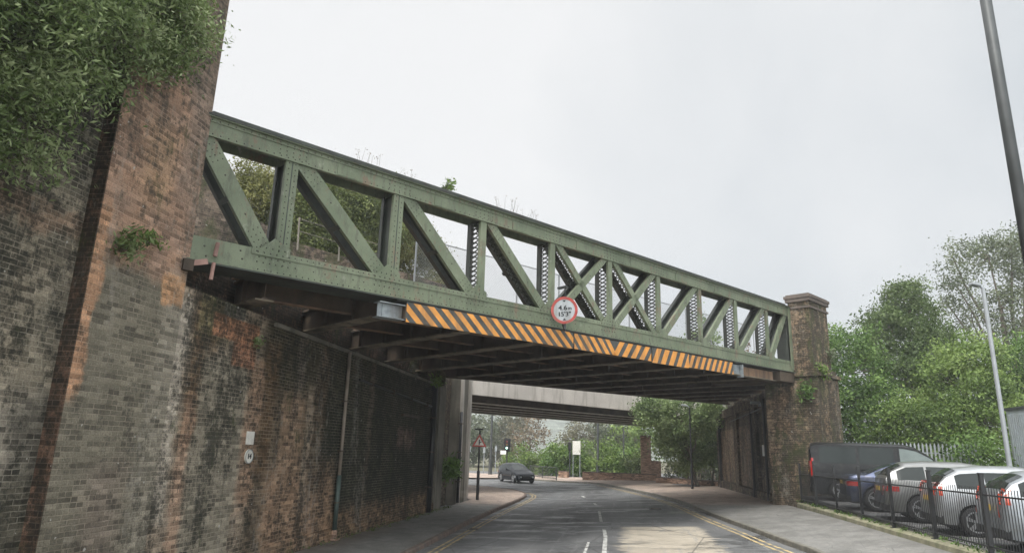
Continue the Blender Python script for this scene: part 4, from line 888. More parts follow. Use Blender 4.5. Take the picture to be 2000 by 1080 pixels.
# trees seen through the truss, right panels
for (px, py, Y, r), lb in zip([(1370,645,75,1.6),(1355,660,75,1.3),(1470,700,70,1.6)], ['green tree top seen through the truss right of centre', 'small pale tree top seen low through the truss', 'brownish tree top seen through the last truss panels']):
    p = atY(px, py, Y); tree('distant_tree', (p.x, p.y, 0), [(p.x, p.y, p.z-.6, r, r, 2.0), (p.x-.5, p.y, p.z-1.8, r*1.4, r, 1.8)], 90, 20, .35, .2, M['leafE' if 'brown' in lb else 'leafG'], lb, 'tree', 'tree tops seen through the truss', .2)
# hill
b = MB(); rows = []
for j in range(14):
    y = 230+j*32; row = []
    for i in range(50):
        x = -330+i*14; h = 34*math.exp(-((x+60)/190)**2)*(1-math.exp(-((y-230)/120)**2))+3.5*noise.noise(Vector((x*.02, y*.02, 0))); row.append((x, y, h-.5))
    rows.append(row)
strip(rows, 'hill', plain('wooded_hill', (.13,.145,.12), .95, var=.6, scale=.25, bump=.5))
# ------------------------------------------------------------------ low walls, railings and furniture by the junction
def brickwall(pts, z0, h, t, label):
    e = empty('low_brick_wall', (*pts[0], z0), label, 'wall'); b = MB(); c = MB()
    for a, d in zip(pts, pts[1:]):
        a = Vector((*a, z0)); d = Vector((*d, z0)); b.beam(a+Vector((0,0,h/2)), d+Vector((0,0,h/2)), t, h); c.beam(a+Vector((0,0,h+.035)), d+Vector((0,0,h+.035)), t+.06, .07)
    b.build('wall', M['redbrick'], e); c.build('coping', M['kerbred'], e)
g1 = atZ(1138,934,.35); g2 = atZ(1284,938,.42); brickwall([(g1.x,g1.y),(g2.x,g2.y)], .25, .62, .3, 'long low red brick wall below the tall posts beyond the junction')
g1 = atZ(1284,941,.42); g2 = atZ(1400,948,.5); brickwall([(g1.x,g1.y),(g2.x,g2.y)], .35, .42, .3, 'low brick kerb wall running to the right abutment, under the roadside tree')
g1 = atZ(1092,933,.2); g2 = atZ(1110,934,.2); brickwall([(g1.x,g1.y),(g2.x,g2.y)], .15, .62, .3, 'short red brick wall right of the dark railing panel')
g1 = atZ(1035,931,.1); g2 = atZ(1087,937,.2); rl = empty('railing_panel', (g1.x,g1.y,.1), 'dark guard railing panel right behind the moving car', 'railing')
a = Vector((g1.x,g1.y,.12)); c = Vector((g2.x,g2.y,.18)); b = MB(); b.beam(a+Vector((0,0,1.05)), c+Vector((0,0,1.05)), .05, .05); b.beam(a+Vector((0,0,.15)), c+Vector((0,0,.15)), .05, .05); b.build('rail', M['darkpole'], rl); b = MB(); n = 26
for i in range(n+1): p = a.lerp(c, i/n); b.tube(p, p+Vector((0,0,1.05)), .05 if i in (0, n//2, n) else .014, n=6)
b.build('upright', M['darkpole'], rl)
bp = empty('red_brick_gatepost', (2.3, 62, .4), 'tall red brick post beside the shadowy bush under the bridge', 'gatepost'); p = atY(1262, 925, 64)
b = MB(); b.box(p.x-.45, p.x+.45, 63.5, 64.4, 0, 4.1); b.box(p.x+.451, p.x+1.3, 63.6, 64.2, 0, 2.0); b.build('post', M['redbrick'], bp)
b = MB(); b.box(p.x-.5, p.x+.5, 63.4, 64.5, 4.1, 4.2); b.build('cap', M['kerbred'], bp)
def lamp_post(px, pyb, pyt, Y, r, mat, label, head=None, z0=None):
    base = atY(px, pyb, Y); top = atY(px, pyt, Y); x = base.x; zb = z0 if z0 is not None else base.z; zt = top.z
    e = empty('lamp_post', (x, Y, zb), label, 'lamp post'); b = MB(); b.tube((x,Y,zb), (x,Y,zb+min(1.5,(zt-zb)*.3)), r*1.6, r*1.5, 12); b.tube((x,Y,zb+min(1.5,(zt-zb)*.3)), (x,Y,zt), r, r*.8, 12); b.build('pole', mat, e, smooth=False)
    if head:
        b = MB(); hx, hy = head; b.tube((x,Y,zt-.03), (x+hx*.3,Y+hy*.3,zt+.08), r*.6, n=8); b.beam((x+hx*.3,Y+hy*.3,zt+.08), (x+hx,Y+hy,zt+.14), .26, .11, up=(0,0,1)); b.build('lantern', M['greypole'], e, bevel=.02)
    return e
lamp_post(957, 930, 740, 68, .12, M['darkpole'], 'tall dark lamp post left of the traffic light beyond the junction', z0=0)
lamp_post(1168, 935, 700, 71, .12, M['darkpole'], 'tall dark post right of the white board beyond the junction', z0=.1)
lamp_post(1219, 925, 834, 78, .09, M['darkpole'], 'shorter dark post right of the white board', z0=.1)
lamp_post(1966, 870, 562, 25, .075, M['greypole'], 'leaning grey street lamp standing in front of the hedge at right', head=(-.42, -.1), z0=.9)
# near dark pole on the right
x_ = atY(1925, 0, 9).x; e = empty('street_pole', (x_, 9, .5), 'tall dark street pole close to the camera at the top right', 'pole')
b = MB(); b.tube((x_, 9, .5), (x_, 9, 2.0), .11, .11, 20); b.tube((x_, 9, 2.0), (x_, 9, 12), .074, .066, 20); b.build('shaft', M['darkpole'], e, True)
b = MB(); b.tube((x_, 9, 3.55), (x_, 9, 3.62), .085, .085, 20); b.build('collar', M['galv'], e)
# roadside lamp column under the tree right
lamp_post(1352, 945, 795, 46.5, .055, M['black'], 'dark lamp column among the roadside trees beyond the right abutment', head=(-.5, -.1), z0=.4)
# warning triangle sign
wx, wy = -6.55, 34.0; p = atY(932, 980, wy); wx = p.x
ws = empty('warning_sign', (wx, wy, .12), 'red triangular warning sign on a black post beside the left pavement', 'road sign')
b = MB(); b.tube((wx, wy, .12), (wx, wy, 1.5), .075, n=12); b.tube((wx, wy, 1.5), (wx, wy, 3.45), .045, n=12); b.build('post', M['black'], ws)
tz = 2.86; mt = frame_at((wx, wy-.06, tz), (.1, -1, 0)); b = MB(); r = .42
tri = lambda r, z: [mt @ Vector((r*cos(a), r*sin(a), z)) for a in (pi/2, pi/2+2*pi/3, pi/2+4*pi/3)]
b.prism(tri(r, 0), mt.to_3x3() @ Vector((0,0,.012))); b.build('red_border', M['red'], ws); b = MB(); b.prism(tri(r*.66, .013), mt.to_3x3() @ Vector((0,0,.003))); b.build('face', M['offwhite'], ws)
b = MB(); b.prism([mt @ Vector(q_) for q_ in ((-.025,-.12,.017),(.025,-.12,.017),(.025,.14,.017),(-.025,.14,.017))], mt.to_3x3() @ Vector((0,0,.003))); b.prism([mt @ Vector(q_) for q_ in ((.026,-.04,.017),(.12,.02,.017),(.10,.05,.017),(.026,.0,.017))], mt.to_3x3() @ Vector((0,0,.003))); b.build('symbol', M['black'], ws)
b = MB(); b.beam((wx-.2, wy-.22, 3.5), (wx+.22, wy-.22, 3.5), .22, .07); b.beam((wx, wy, 3.42), (wx, wy-.2, 3.5), .05, .05); b.build('sign_lamp', M['black'], ws)
# traffic signals
def signal(px, Y, zt, label, board=True):
    p = atY(px, 900, Y); x = p.x; e = empty('traffic_light', (x, Y, .05), label, 'traffic light')
    b = MB(); b.tube((x, Y, .05), (x, Y, zt), .06, n=10); b.build('pole', M['black'], e)
    if board:
        b = MB(); b.box(x-.32, x+.32, Y-.06, Y-.03, zt-.9, zt+.35); b.build('backing_board', M['black'], e)
        b = MB(); b.box(x-.16, x+.16, Y-.3, Y-.061, zt-.75, zt+.2); b.build('housing', M['blackrough'], e)
        for k, cm in enumerate(('red_lens', 'amber_lens', 'green_lens')):
            z = zt+.05-k*.3; b = MB(); b.tube((x, Y-.34, z), (x, Y-.301, z), .1, n=14); b.build(cm, {'red_lens': plain('dim_red_lens', (.12,.02,.02), .3), 'amber_lens': plain('dim_amber_lens', (.12,.07,.02), .3)}.get(cm) or GL, e)
m_, nt_, P_s = newmat('lit_green_lens'); P_s.inputs['Base Color'].default_value = (.4,.9,.7,1); P_s.inputs['Emission Color'].default_value = (.6,1,.85,1); P_s.inputs['Emission Strength'].default_value = 1.6; GL = m_
signal(990, 66, 3.3, 'traffic light with lit green lens behind the dark car')
p = atY(985, 905, 66); b = MB(); b.box(p.x-.35, p.x+.2, 65.6, 65.64, 2.15, 2.5); o = b.build('small_white_sign', M['white']); 
o.parent = [q for q in COL.objects if q.name.startswith('traffic_light')][0]; o.matrix_parent_inverse = Matrix.Translation(-o.parent.location)
p = atY(1113, 900, 70); e = empty('black_signal_post', (p.x, 70, .1), 'slim black signal post in front of the hedge, left of the white board', 'signal post')
b = MB(); b.tube((p.x, 70, .1), (p.x, 70, 3.3), .075, n=10); b.build('post', M['black'], e); b = MB(); b.box(p.x-.17, p.x+.17, 69.8, 70.1, 2.7, 3.5); b.build('head', M['blackrough'], e, bevel=.03)
p = atY(1126, 874, 71.5); e = empty('white_board', (p.x, 71.5, 0), 'white rectangular board standing above the junction hedge', 'board')
b = MB(); b.box(p.x-.40, p.x+.40, 71.45, 71.52, p.z-.68, p.z+.68); b.build('panel', M['galv'] if 0 else M['offwhite'], e); b = MB(); b.tube((p.x-.35, 71.56, 0), (p.x-.35, 71.56, p.z), .04); b.tube((p.x+.35, 71.56, 0), (p.x+.35, 71.56, p.z), .04); b.build('leg', M['greypole'], e)
for px, Y, h_, lb in ((916,60,2.3,'slim dark post left of the warning sign beyond the corner'), (945,70,2.2,'slim pale bollard post left of the tall dark lamp post'), (968,72,2.4,'slim pale post right of the tall dark lamp post')):
    p = atY(px, 900, Y); e = empty('signal_post', (p.x, Y, 0), lb, 'post'); b = MB(); b.tube((p.x, Y, 0), (p.x, Y, h_+.6), .045, n=8); b.build('post', M['greypole'] if 'pale' in lb else M['darkpole'], e); b = MB(); b.box(p.x-.12, p.x+.12, Y-.08, Y+.02, h_, h_+.5); b.build('sign', M['galv'], e)
# far pavement island left
rows = [[(-60, 55.5, .02), (-60, 66, .12)], [(-22, 57.5, .12), (-20, 68, .12)], [(-13, 60.5, .12), (-11.5, 70, .12)], [(-10.5, 62.5, .12), (-8.5, 74, .12)]]
strip(rows, 'pavement', M['paving'])
p = atZ(1000, 925, .1)
# ------------------------------------------------------------------ palisade fence and cabin
pf = empty('palisade_fence', (13, 30.6, .9), 'galvanised grey palisade fence behind the black van', 'fence')
fa = Vector((9.3, 31.2, .9)); fb = Vector((14.2, 30.3, .9)); n = 35
b = MB()
for i in range(n):
    p = fa.lerp(fb, i/n); b.hexa([p+Vector(v) for v in ((-.033,-.012,.1),(.033,-.012,.1),(.033,.012,.1),(-.033,.012,.1),(-.033,-.012,2.3),(.033,-.012,2.3),(.033,.012,2.3),(-.033,.012,2.3))]); q = p+Vector((0,0,2.3)); b.prism([q+Vector((-.033,-.012,0)), q+Vector((.033,-.012,0)), q+Vector((0,-.012,.1))], (0,.024,0))
b.build('pales', M['greypole'], pf); b = MB()
for z in (.5, 2.0): b.beam(fa+Vector((0,.04,z)), fb+Vector((0,.04,z)), .05, .05)
b.build('rail', M['galv'], pf)
cx = 14.7; cn = empty('grey_container', (16, 26.5, .9), 'ribbed grey metal container cut off by the right edge behind the silver cars', 'container')
b = MB(); b.box(cx, cx+3.2, 25.6, 29.3, 1.0, 4.55)
for i in range(24): b.box(cx+.08+i*.13, cx+.14+i*.13, 25.56, 25.599, 1.1, 4.4)
for i in range(26): b.box(cx-.035, cx-.001, 25.7+i*.135, 25.76+i*.135, 1.1, 4.4)
b.build('body', plain('pale_grey_sheet', (.38,.42,.44), .5, .2, var=.12, dirt=(.3,.32,.3)), cn); b = MB(); b.box(cx-.05, cx+3.3, 25.5, 29.4, 4.551, 4.65); b.build('roof', M['darkpole'], cn)
# ------------------------------------------------------------------ black railings by the car park
rg = 'black railing panels along the car park edge'
RY = [12.4, 14.8, 17.15, 19.55, 21.9, 24.3, 26.7, 28.8]
rail = empty('car_park_railing', (6.81, 20, .88), 'long black picket railing with taller square posts along the car park edge', 'railing')
for y in RY:
    b = MB(); b.box(6.775, 6.845, y-.035, y+.035, .88, 2.32); b.box(6.765, 6.855, y-.045, y+.045, 2.32, 2.35); b.box(6.74, 6.88, y-.07, y+.07, .88, .9); b.build('post', M['black'], rail)
for y0, y1 in zip(RY, RY[1:]):
    b = MB(); b.box(6.79, 6.83, y0+.036, y1-.036, 1.0, 1.03); b.box(6.79, 6.83, y0+.036, y1-.036, 1.93, 1.96); n = int((y1-y0-.1)/.1)
    for i in range(1, n+1): y = y0+.03+i*(y1-y0-.06)/(n+1); b.box(6.804, 6.816, y-.006, y+.006, .96, 2.08)
    b.build('picket_panel', M['black'], rail)
# ------------------------------------------------------------------ vehicles
def interp(pl, x):
    if x <= pl[0][0]: return pl[0][1]
    for (a, p), (c, q) in zip(pl, pl[1:]):
        if x <= c:
            t = (x-a)/(c-a) if c > a else 0; return p+(q-p)*t
    return pl[-1][1]
def carpaint(name, col, metal=.5, rough=.3):
    m, nt, P = newmat(name); g = G(nt); n = g.noise(2, 4); hz = g.sep(g.co())[2]; c = g.mix(g.ramp(n, (.3, 0), (.7, 1)), tuple(x*.9 for x in col), col)
    d = g.math('MULTIPLY', g.ramp(g.noise(7, 5), (.5, 0), (.7, .35)), .3 if max(col) < .1 else 1.0); c = g.mix(d, c, (.16,.15,.13))
    nt.links.new(c, P.inputs['Base Color']); P.inputs['Metallic'].default_value = metal; P.inputs['Roughness'].default_value = rough; P.inputs['Coat Weight'].default_value = .05 if max(col) < .04 else .3; P.inputs['Specular IOR Level'].default_value = .22 if max(col) < .04 else .5; P.inputs['Coat Roughness'].default_value = .06; return m
GLASS = plain('dark_car_glass', (.018,.024,.023), .08, var=.1, spec=.25)
GLASSV = plain('reflection_toned_van_glass', (.12,.15,.14), .12, var=.15, spec=.5)  # cab glass colour lightened to paint in a grey-green reflection
TYRE = M['blackrough']; RIM = plain('alloy_rim', (.45,.46,.47), .35, .7, var=.1); TRIM = plain('black_trim', (.02,.021,.022), .5, var=.2)
TAIL2 = plain('orange_red_tail_lamp', (.50,.075,.04), .15, var=.2, coat=.5)
TAIL = plain('red_tail_lamp', (.36,.02,.015), .15, var=.2, coat=.5); HEAD = plain('clear_headlamp', (.6,.64,.66), .1, .3, var=.1); PLY = plain('yellow_number_plate', (.60,.42,.08), .4, var=.1); PLW = M['white']
def make_car(name, label, cat, pos, ang, L_, W, wb, shape, paint, wheel_r=.33, group=None, plate=PLY, lamp='low', rear_oh=None, wiper=True):
    belt, roof, cab, win, glass_r, glass_f = shape['belt'], shape['roof'], shape['cab'], shape['win'], shape['gr'], shape['gf']
    e = empty(name, pos, label, cat, group); Rm = Matrix.Translation(Vector(pos)) @ Matrix.Rotation(ang, 4, 'Z')
    T = lambda x, y, z: tuple(Rm @ Vector((x, y, z)))
    ro = rear_oh or .85; xr = ro; xf = ro+wb; ar = wheel_r+.055
    xs = sorted(set([0, .04, .1, .2, .35, .5] + [i*.25 for i in range(3, int(L_/.25))] + [L_-.5, L_-.3, L_-.15, L_-.05, L_] + [c+k*ar/6 for c in (xr, xf) for k in range(-6, 7)] + [p[0] for p in roof] + [p[0] for p in belt] + list(cab) + [v for w_ in win for v in w_]))
    xs = [x for x in xs if 0 <= x <= L_]; q = [xs[0]]
    for x in xs[1:]:
        if x-q[-1] > .012: q.append(x)
    xs = q; hw = W/2
    plan = [(0,.84),(.05,.90),(.15,.945),(.4,.98),(.9,1),(L_-1.2,1),(L_-.6,.97),(L_-.25,.90),(L_-.08,.80),(L_,.70)] if cat != 'van' else [(0,.96),(.08,.99),(.5,1),(L_-1,1),(L_-.4,.95),(L_-.1,.86),(L_,.75)]
    def sec(x):
        w_ = hw*interp(plan, x); zb = interp([(0,.36),(.12,.24),(L_-.3,.22),(L_,.30)], x); inar = False
        for c in (xr, xf):
            if abs(x-c) < ar: zb = max(zb, wheel_r+sqrt(max(0, ar*ar-(x-c)**2))*.98)
        zl = interp(belt, x); zr = max(interp(roof, x), zl+.015) if cab[0] <= x <= cab[1] else zl+.015
        t = clamp((zr-zl)/max(.01, shape['gh']), 0, 1); wr = w_*(.93-(.93-shape['wr'])*t)
        z1 = max(zb+.015, .42); z2 = max(z1+.01, .62); z3 = max(z2+.01, zl-.12)
        return [(w_*.95, zb), (w_*1.0, z1), (w_*1.0, z2), (w_*.985, z3), (w_*.94, max(zl, z3+.01)), (wr, max(zr-.05*t, zl+.012)), (wr*.86, zr+.0), (wr*.5, zr+.03*t+.012), (0, zr+.04*t+.016)]
    SC = [sec(x) for x in xs]
    b = MB(); K = 9
    for side in (1, -1):
        i0 = len(b.v)
        for x, sc in zip(xs, SC): b.v += [T(x, side*y, z) for y, z in sc]
        for i in range(len(xs)-1):
            for k in range(K-1):
                f = (i0+i*K+k, i0+i*K+k+1, i0+(i+1)*K+k+1, i0+(i+1)*K+k); b.f.append(f if side < 0 else f[::-1]); b.m.append(0)
        for idx in (0, len(xs)-1):
            f = [i0+idx*K+k for k in range(K)] ; c0 = len(b.v); b.v.append(T(xs[idx]+(-.02 if idx == 0 else .02), 0, SC[idx][0][1])); f.append(c0)
            b.f.append(tuple(f)); b.m.append(0)
    o = b.build('body', [paint], e, smooth=True); md = o.modifiers.new('split', 'EDGE_SPLIT'); md.split_angle = radians(38)
    # underside and inner arch blackness
    b = MB(); pts = [(.1,.26),(L_-.1,.26)]; b.hexa([T(.15,-hw*.86,.2),T(L_-.2,-hw*.80,.2),T(L_-.2,hw*.80,.2),T(.15,hw*.86,.2),T(.15,-hw*.86,.72),T(L_-.35,-hw*.80,.6),T(L_-.35,hw*.80,.6),T(.15,hw*.86,.72)]); b.build('underbody', TRIM, e)
    # lower bumpers / sills
    for side in (1, -1):
        b = MB(); b.hexa([T(*p) for p in ((xr+ar, side*hw*.93, .2),(xf-ar, side*hw*.93, .2),(xf-ar, side*hw*1.003, .2),(xr+ar, side*hw*1.003, .2),(xr+ar, side*hw*.93, .30),(xf-ar, side*hw*.93, .30),(xf-ar, side*hw*1.006, .30),(xr+ar, side*hw*1.006, .30))]); b.build('sill', TRIM, e)
    b = MB(); b.hexa([T(*p) for p in ((-.035,-hw*.8,.27),(.1,-hw*.93,.27),(.1,hw*.93,.27),(-.035,hw*.8,.27),(-.035,-hw*.8,.42),(.1,-hw*.93,.42),(.1,hw*.93,.42),(-.035,hw*.8,.42))]); b.build('bumper_trim', TRIM, e)
    def onside(x, t, off, side):   # point on greenhouse side strip (t 0 belt .. 1 roof edge)
        sc = sec(x); (y0, z0), (y1, z1) = sc[4], sc[5]; return T(x, side*(y0+(y1-y0)*t+off), z0+(z1-z0)*t)
    for side in (1, -1):
        for (a, c) in win:
            b = MB(); n = 8; top = []; bot = []
            for i in range(n+1):
                x = a+(c-a)*i/n; t1 = .90; t0 = .10
                h = sec(x)[5][1]-sec(x)[4][1]
                t0 = .03/max(h, .03) if h < .12 else .08
                top.append(onside(x, t1 if h > .12 else .6, .006, side)); bot.append(onside(x, t0, .006, side))
            for i in range(n):
                f = [bot[i], bot[i+1], top[i+1], top[i]]; b.poly(f if side < 0 else f[::-1])
            b.build('side_window', GLASSV if cat == 'van' and a > 2.8 else GLASS, e)
    for nm, (a, c) in (('rear_window', glass_r), ('windscreen', glass_f)):
        b = MB(); n = 6; L2 = []
        for i in range(n+1):
            x = a+(c-a)*i/n; sc = sec(x); ym = sc[6][0]*.97; L2.append([T(x, s_*ym*abs(s_)**0, (sc[6][1] if abs(s_) == 1 else sc[7][1] if abs(s_) == .5 else sc[8][1])+.008) if abs(s_) == 1 else T(x, s_*2*sc[7][0] if abs(s_) == .5 else 0, (sc[7][1] if abs(s_) == .5 else sc[8][1])+.008) for s_ in (-1, -.5, 0, .5, 1)])
        for i in range(n):
            for k in range(4): b.poly([L2[i][k], L2[i+1][k], L2[i+1][k+1], L2[i][k+1]])
        b.build(nm, GLASS, e)
    # wheels
    for cxw in (xr, xf):
        for side in (1, -1):
            y0 = side*(hw*.985); y1 = side*(hw*.985-.21); b = MB(); n = 28; prof = [(y1, wheel_r*.9), (y1+side*.03, wheel_r), (y0-side*.03, wheel_r), (y0, wheel_r*.92), (y0-side*.008, wheel_r*.72)]
            i0 = 0
            for (y, r) in prof:
                for k in range(n): b.v.append(T(cxw+r*cos(2*pi*k/n), y, wheel_r+r*sin(2*pi*k/n)))
            for j in range(len(prof)-1):
                for k in range(n): b.f.append((j*n+k, j*n+(k+1)%n, (j+1)*n+(k+1)%n, (j+1)*n+k)); b.m.append(0)
            wh = b.build('wheel', TYRE, e, smooth=True)
            b = MB(); r = wheel_r*.72; yy = y0-side*.012
            for k in range(n):   # rim ring
                a0, a1 = 2*pi*k/n, 2*pi*(k+1)/n
                b.poly([T(cxw+rr*cos(a_), yy, wheel_r+rr*sin(a_)) for rr, a_ in ((r, a0), (r, a1), (r*.86, a1), (r*.86, a0))])
            for k in range(5):
                for dd in (-.14, .14):
                    a_ = 2*pi*k/5+dd+.3; ca, sa = cos(a_), sin(a_); wd = .018
                    b.prism([T(cxw+.04*ca-wd*sa, yy, wheel_r+.04*sa+wd*ca), T(cxw+r*.9*ca-wd*sa, yy, wheel_r+r*.9*sa+wd*ca), T(cxw+r*.9*ca+wd*sa, yy, wheel_r+r*.9*sa-wd*ca), T(cxw+.04*ca+wd*sa, yy, wheel_r+.04*sa-wd*ca)], Rm.to_3x3() @ Vector((0, -side*.03, 0)))
            b.tube(T(cxw, yy-side*.02, wheel_r), T(cxw, yy+side*.004, wheel_r), .055, n=12); b.build('rim', RIM, wh)
            b = MB(); b.tube(T(cxw, yy-side*.05, wheel_r), T(cxw, yy-side*.045, wheel_r), r, n=20); b.build('brake_disc', TRIM, wh)
    # tail lamps
    zl = interp(belt, .1)
    for side in (1, -1):
        b = MB()
        if lamp == 'low': zs = (zl-.27, zl-.14); xe = .36
        elif lamp == 'tall': zs = (zl-.14, zl+.16); xe = .15
        else: zs = (.8, 1.45); xe = .10
        def skin(x, z):
            sc = sec(x)
            for (y0_, z0_), (y1_, z1_) in zip(sc, sc[1:]):
                if z0_ <= z <= z1_: return y0_+(y1_-y0_)*(z-z0_)/(z1_-z0_)
            return sc[4][0]*.9
        xl = [-.004, .03, .08, .15, .25, .36]; xl = [x for x in xl if x <= xe]
        nz_ = 6; zz = [zs[0]+(zs[1]-zs[0])*k/nz_ for k in range(nz_+1)]
        for xa, xb in zip(xl, xl[1:]):
            for za, zb_ in zip(zz, zz[1:]):
                x0_ = max(0, xa)+(.0 if za < zl else (za-zl)*.6); x1_ = max(0, xb)+(.0 if za < zl else (za-zl)*.6)
                b.poly([T(x0_ if xa >= 0 or za > zl else xa, side*(skin(x0_, za)+.008), za), T(x1_, side*(skin(x1_, za)+.008), za), T(x1_, side*(skin(x1_, zb_)+.008), zb_), T(x0_ if xa >= 0 or za > zl else xa, side*(skin(x0_, zb_)+.008), zb_)])
        ya = skin(0, zs[0])+.008; zt_ = min(zs[1], SC[0][4][1]); yb = skin(0, zt_)+.006; yi = hw*.60 if lamp == 'low' else hw*.70
        b.poly([T(-.022, side*ya, zs[0]), T(-.022, side*yi, zs[0]), T(-.022, side*yi, zt_), T(-.022, side*yb, zt_)]); b.build('tail_light', TAIL2 if lamp == 'tall' else TAIL, e)
        b = MB(); zf = interp(belt, L_-.25); b.hexa([T(*p) for p in ((L_-.55, side*hw*.93, zf-.18),(L_-.02, side*hw*.50, zf-.20),(L_-.0, side*hw*.72, zf-.20),(L_-.5, side*(hw*.975), zf-.17),(L_-.55, side*hw*.93, zf-.03),(L_-.06, side*hw*.50, zf-.07),(L_-.06, side*hw*.72, zf-.07),(L_-.5, side*(hw*.965), zf-.02))]); b.build('headlight', HEAD, e)
        xm = cab[1]-1.0 if cat != 'van' else cab[1]-.75
        zm = interp(belt, xm)+.08; b = MB(); b.hexa([T(*p) for p in ((xm, side*hw*.93, zm-.06),(xm+.14, side*hw*.93, zm-.06),(xm+.12, side*hw*1.13, zm-.05),(xm, side*hw*1.13, zm-.05),(xm, side*hw*.93, zm+.0),(xm+.14, side*hw*.93, zm),(xm+.10, side*hw*1.12, zm+.09),(xm, side*hw*1.12, zm+.09))]); b.build('wing_mirror', paint, e, bevel=.015)
    zp = shape.get('plate', .72); b = MB(); b.hexa([T(*p) for p in ((-.032,-.26,zp-.055),(-.02,-.26,zp-.055),(-.02,.26,zp-.055),(-.032,.26,zp-.055),(-.032,-.26,zp+.055),(-.02,-.26,zp+.055),(-.02,.26,zp+.055),(-.032,.26,zp+.055))]); b.build('number_plate', plate, e)
    b = MB(); b.hexa([T(*p) for p in ((L_-.06,-hw*.45,.36),(L_+.035,-hw*.4,.36),(L_+.035,hw*.4,.36),(L_-.06,hw*.45,.36),(L_-.06,-hw*.45,.62),(L_+.03,-hw*.4,.60),(L_+.03,hw*.4,.60),(L_-.06,hw*.45,.62))]); b.build('grille', TRIM, e)
    # door seams and handles
    for x in shape['seams']:
        for side in (1, -1):
            sc = sec(x); b = MB()
            for (y0_, z0_), (y1_, z1_) in zip(sc[:4], sc[1:5]): b.poly([T(x-.006, side*(y0_+.003), z0_), T(x+.006, side*(y0_+.003), z0_), T(x+.006, side*(y1_+.003), z1_), T(x-.006, side*(y1_+.003), z1_)])
            b.build('door_seam', TRIM, e)
    for x in shape['seams'][:-1]:
        for side in (1, -1): b = MB(); z = interp(belt, x)-.15; y = hw*1.0; b.hexa([T(*p) for p in ((x+.08, side*y*.97, z),(x+.26, side*y*.97, z),(x+.26, side*(y+.02), z),(x+.08, side*(y+.02), z),(x+.08, side*y*.97, z+.03),(x+.26, side*y*.97, z+.03),(x+.26, side*(y+.02), z+.03),(x+.08, side*(y+.02), z+.03))]); b.build('door_handle', paint, e)
    return e
SEDAN = dict(belt=[(0,.62),(.03,.86),(.1,.98),(.3,1.02),(.9,1.01),(2.6,.95),(3.45,.93),(4.0,.84),(4.4,.72),(4.58,.58),(4.64,.45)], roof=[(.55,1.03),(1.0,1.24),(1.45,1.38),(2.1,1.44),(2.5,1.43),(2.85,1.36),(3.55,.95)], cab=(.55,3.55), win=[(.82,1.30),(1.36,2.08),(2.16,3.2)], gr=(.66,1.38), gf=(2.86,3.48), gh=.45, wr=.64, seams=[1.3,2.12,3.1], plate=.80)
HATCH = dict(belt=[(0,.62),(.02,.86),(.06,1.0),(.5,1.0),(2.4,.95),(3.1,.93),(3.6,.85),(3.95,.72),(4.12,.55),(4.18,.42)], roof=[(.06,1.05),(.28,1.28),(.55,1.43),(1.1,1.49),(1.8,1.50),(2.15,1.46),(2.5,1.33),(3.15,.95)], cab=(.06,3.15), win=[(.45,.98),(1.04,1.75),(1.83,2.75)], gr=(.12,.52), gf=(2.2,3.08), gh=.5, wr=.68, seams=[.98,1.79,2.75], plate=.78)
ESTATE = dict(belt=[(0,.62),(.02,.88),(.06,1.02),(.6,1.02),(2.6,.96),(3.4,.94),(3.9,.86),(4.3,.74),(4.45,.58),(4.5,.44)], roof=[(.06,1.06),(.25,1.28),(.6,1.46),(1.1,1.50),(2.0,1.50),(2.45,1.44),(2.8,1.32),(3.45,.96)], cab=(.06,3.45), win=[(.35,1.02),(1.08,1.9),(1.98,3.0)], gr=(.12,.5), gf=(2.5,3.38), gh=.5, wr=.68, seams=[1.05,1.94,3.0], plate=.8)
VAN = dict(belt=[(0,.7),(.02,1.15),(.06,1.24),(2.5,1.22),(3.9,1.14),(4.4,1.10),(4.75,.98),(4.95,.8),(5.02,.5)], roof=[(.02,1.75),(.08,1.92),(.3,1.97),(1.5,1.98),(3.1,1.96),(3.45,1.88),(3.8,1.66),(4.45,1.14)], cab=(.02,4.45), win=[(.35,1.55),(1.65,2.75),(2.95,3.95)], gr=(.03,.06), gf=(3.5,4.40), gh=.75, wr=.80, seams=[1.6,2.85,3.85], plate=.95)
GP = 'cars parked behind the black railings'
CA = radians(-9)
make_car('black_van', 'long black van parked farthest, next to the brick pier', 'van', (6.95, 27.9, LZ(27.6)+.02), radians(-13), 5.02, 1.9, 3.1, VAN, carpaint('black_car_paint', (.010,.011,.012), .1, .35), .34, lamp='van', rear_oh=.95, plate=PLY)
make_car('blue_saloon_car', 'dark blue saloon car parked between the black van and the grey car', 'car', (6.95, 24.0, LZ(23.5)+.02), CA, 4.64, 1.82, 2.8, SEDAN, carpaint('dark_blue_paint', (.05,.065,.12), .5, .25), .34, GP, rear_oh=.82)
make_car('grey_car', 'mid grey estate car parked between the blue saloon and the silver hatchback', 'car', (7.05, 21.1, LZ(20.6)+.02), CA, 4.5, 1.8, 2.65, ESTATE, carpaint('dark_grey_paint', (.19,.195,.19), .5, .28), .33, GP, rear_oh=.85)
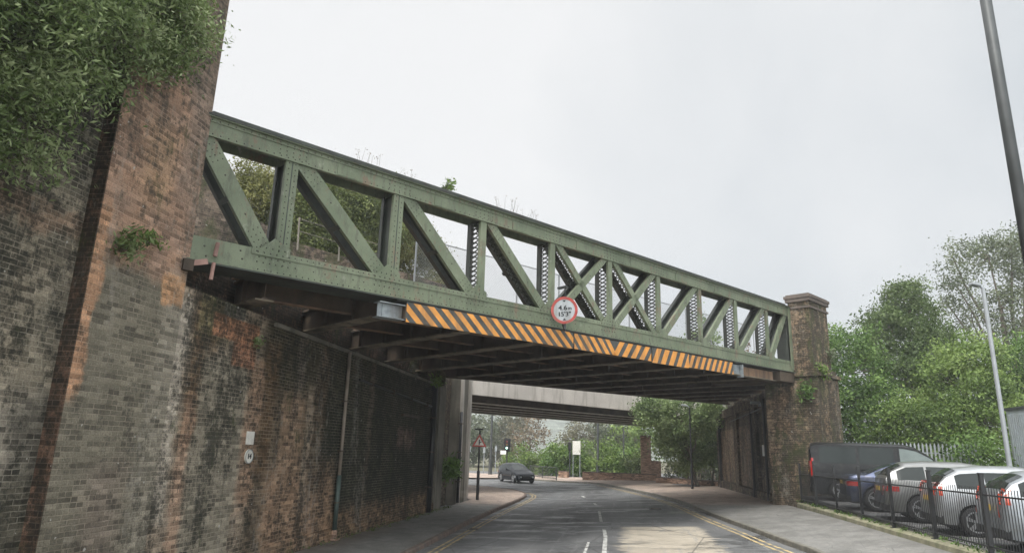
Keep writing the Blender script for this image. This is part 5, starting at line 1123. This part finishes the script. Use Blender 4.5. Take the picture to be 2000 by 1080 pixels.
make_car('silver_hatchback', 'bright silver hatchback with orange red upright tail lamps', 'car', (7.2, 18.35, LZ(17.9)), CA, 4.18, 1.78, 2.55, HATCH, carpaint('silver_paint', (.33,.345,.355), .55, .28), .32, GP, lamp='tall', rear_oh=.75)
make_car('silver_estate_car', 'pale silver car cut off by the right edge, nearest of the parked row', 'car', (7.3, 15.75, LZ(15.3)), CA, 4.5, 1.82, 2.65, ESTATE, carpaint('pale_silver_paint', (.30,.325,.345), .55, .28), .33, GP, lamp='tall', rear_oh=.85)
p = atZ(1010, 942, .0)
make_car('moving_car', 'dark car with pale roof turning at the junction beneath the bridges', 'car', (p.x-1.3, p.y+2.4, 0.0), radians(-58), 4.3, 1.8, 2.6, HATCH, carpaint('dark_grey_blue_paint', (.012,.015,.02), .3, .2), .34)
# grass tufts and litter on the verges
b = MB(); cs = [(random.uniform(6.7, 7.3), random.uniform(13, 29), random.uniform(.86, .94)) for _ in range(150)]; leaves(b, cs, 7, (.07,.07,.03), .035, 2.6, .2); tag(b.build('verge_grass', M['leafA']), 'low moss and grass tufts along the foot of the black railings', 'grass', kind='stuff')
b = MB(); cs = [(random.uniform(-7.42, -7.15), random.uniform(12, 29), .16) for _ in range(70)]; leaves(b, cs, 7, (.05,.08,.03), .035, 2.2, .3); tag(b.build('wall_foot_weeds', M['leafB']), 'small weeds and leaf litter along the foot of the left abutment', 'weeds', kind='stuff')
# ------------------------------------------------------------------ haze
if HAZE:
    b = MB(); b.box(-420, 420, -70, 720, -1.2, 60)
    m = bpy.data.materials.new('haze_air'); m.use_nodes = True; nt = m.node_tree
    for n_ in list(nt.nodes):
        if n_.type == 'BSDF_PRINCIPLED': nt.nodes.remove(n_)
    pv = nt.nodes.new('ShaderNodeVolumePrincipled'); pv.inputs['Color'].default_value = (.93,.96,.98,1); pv.inputs['Density'].default_value = HAZE_D; pv.inputs['Anisotropy'].default_value = .2
    nt.links.new(pv.outputs[0], nt.nodes['Material Output'].inputs['Volume'])
    tag(b.build('haze', m), kind='stuff')
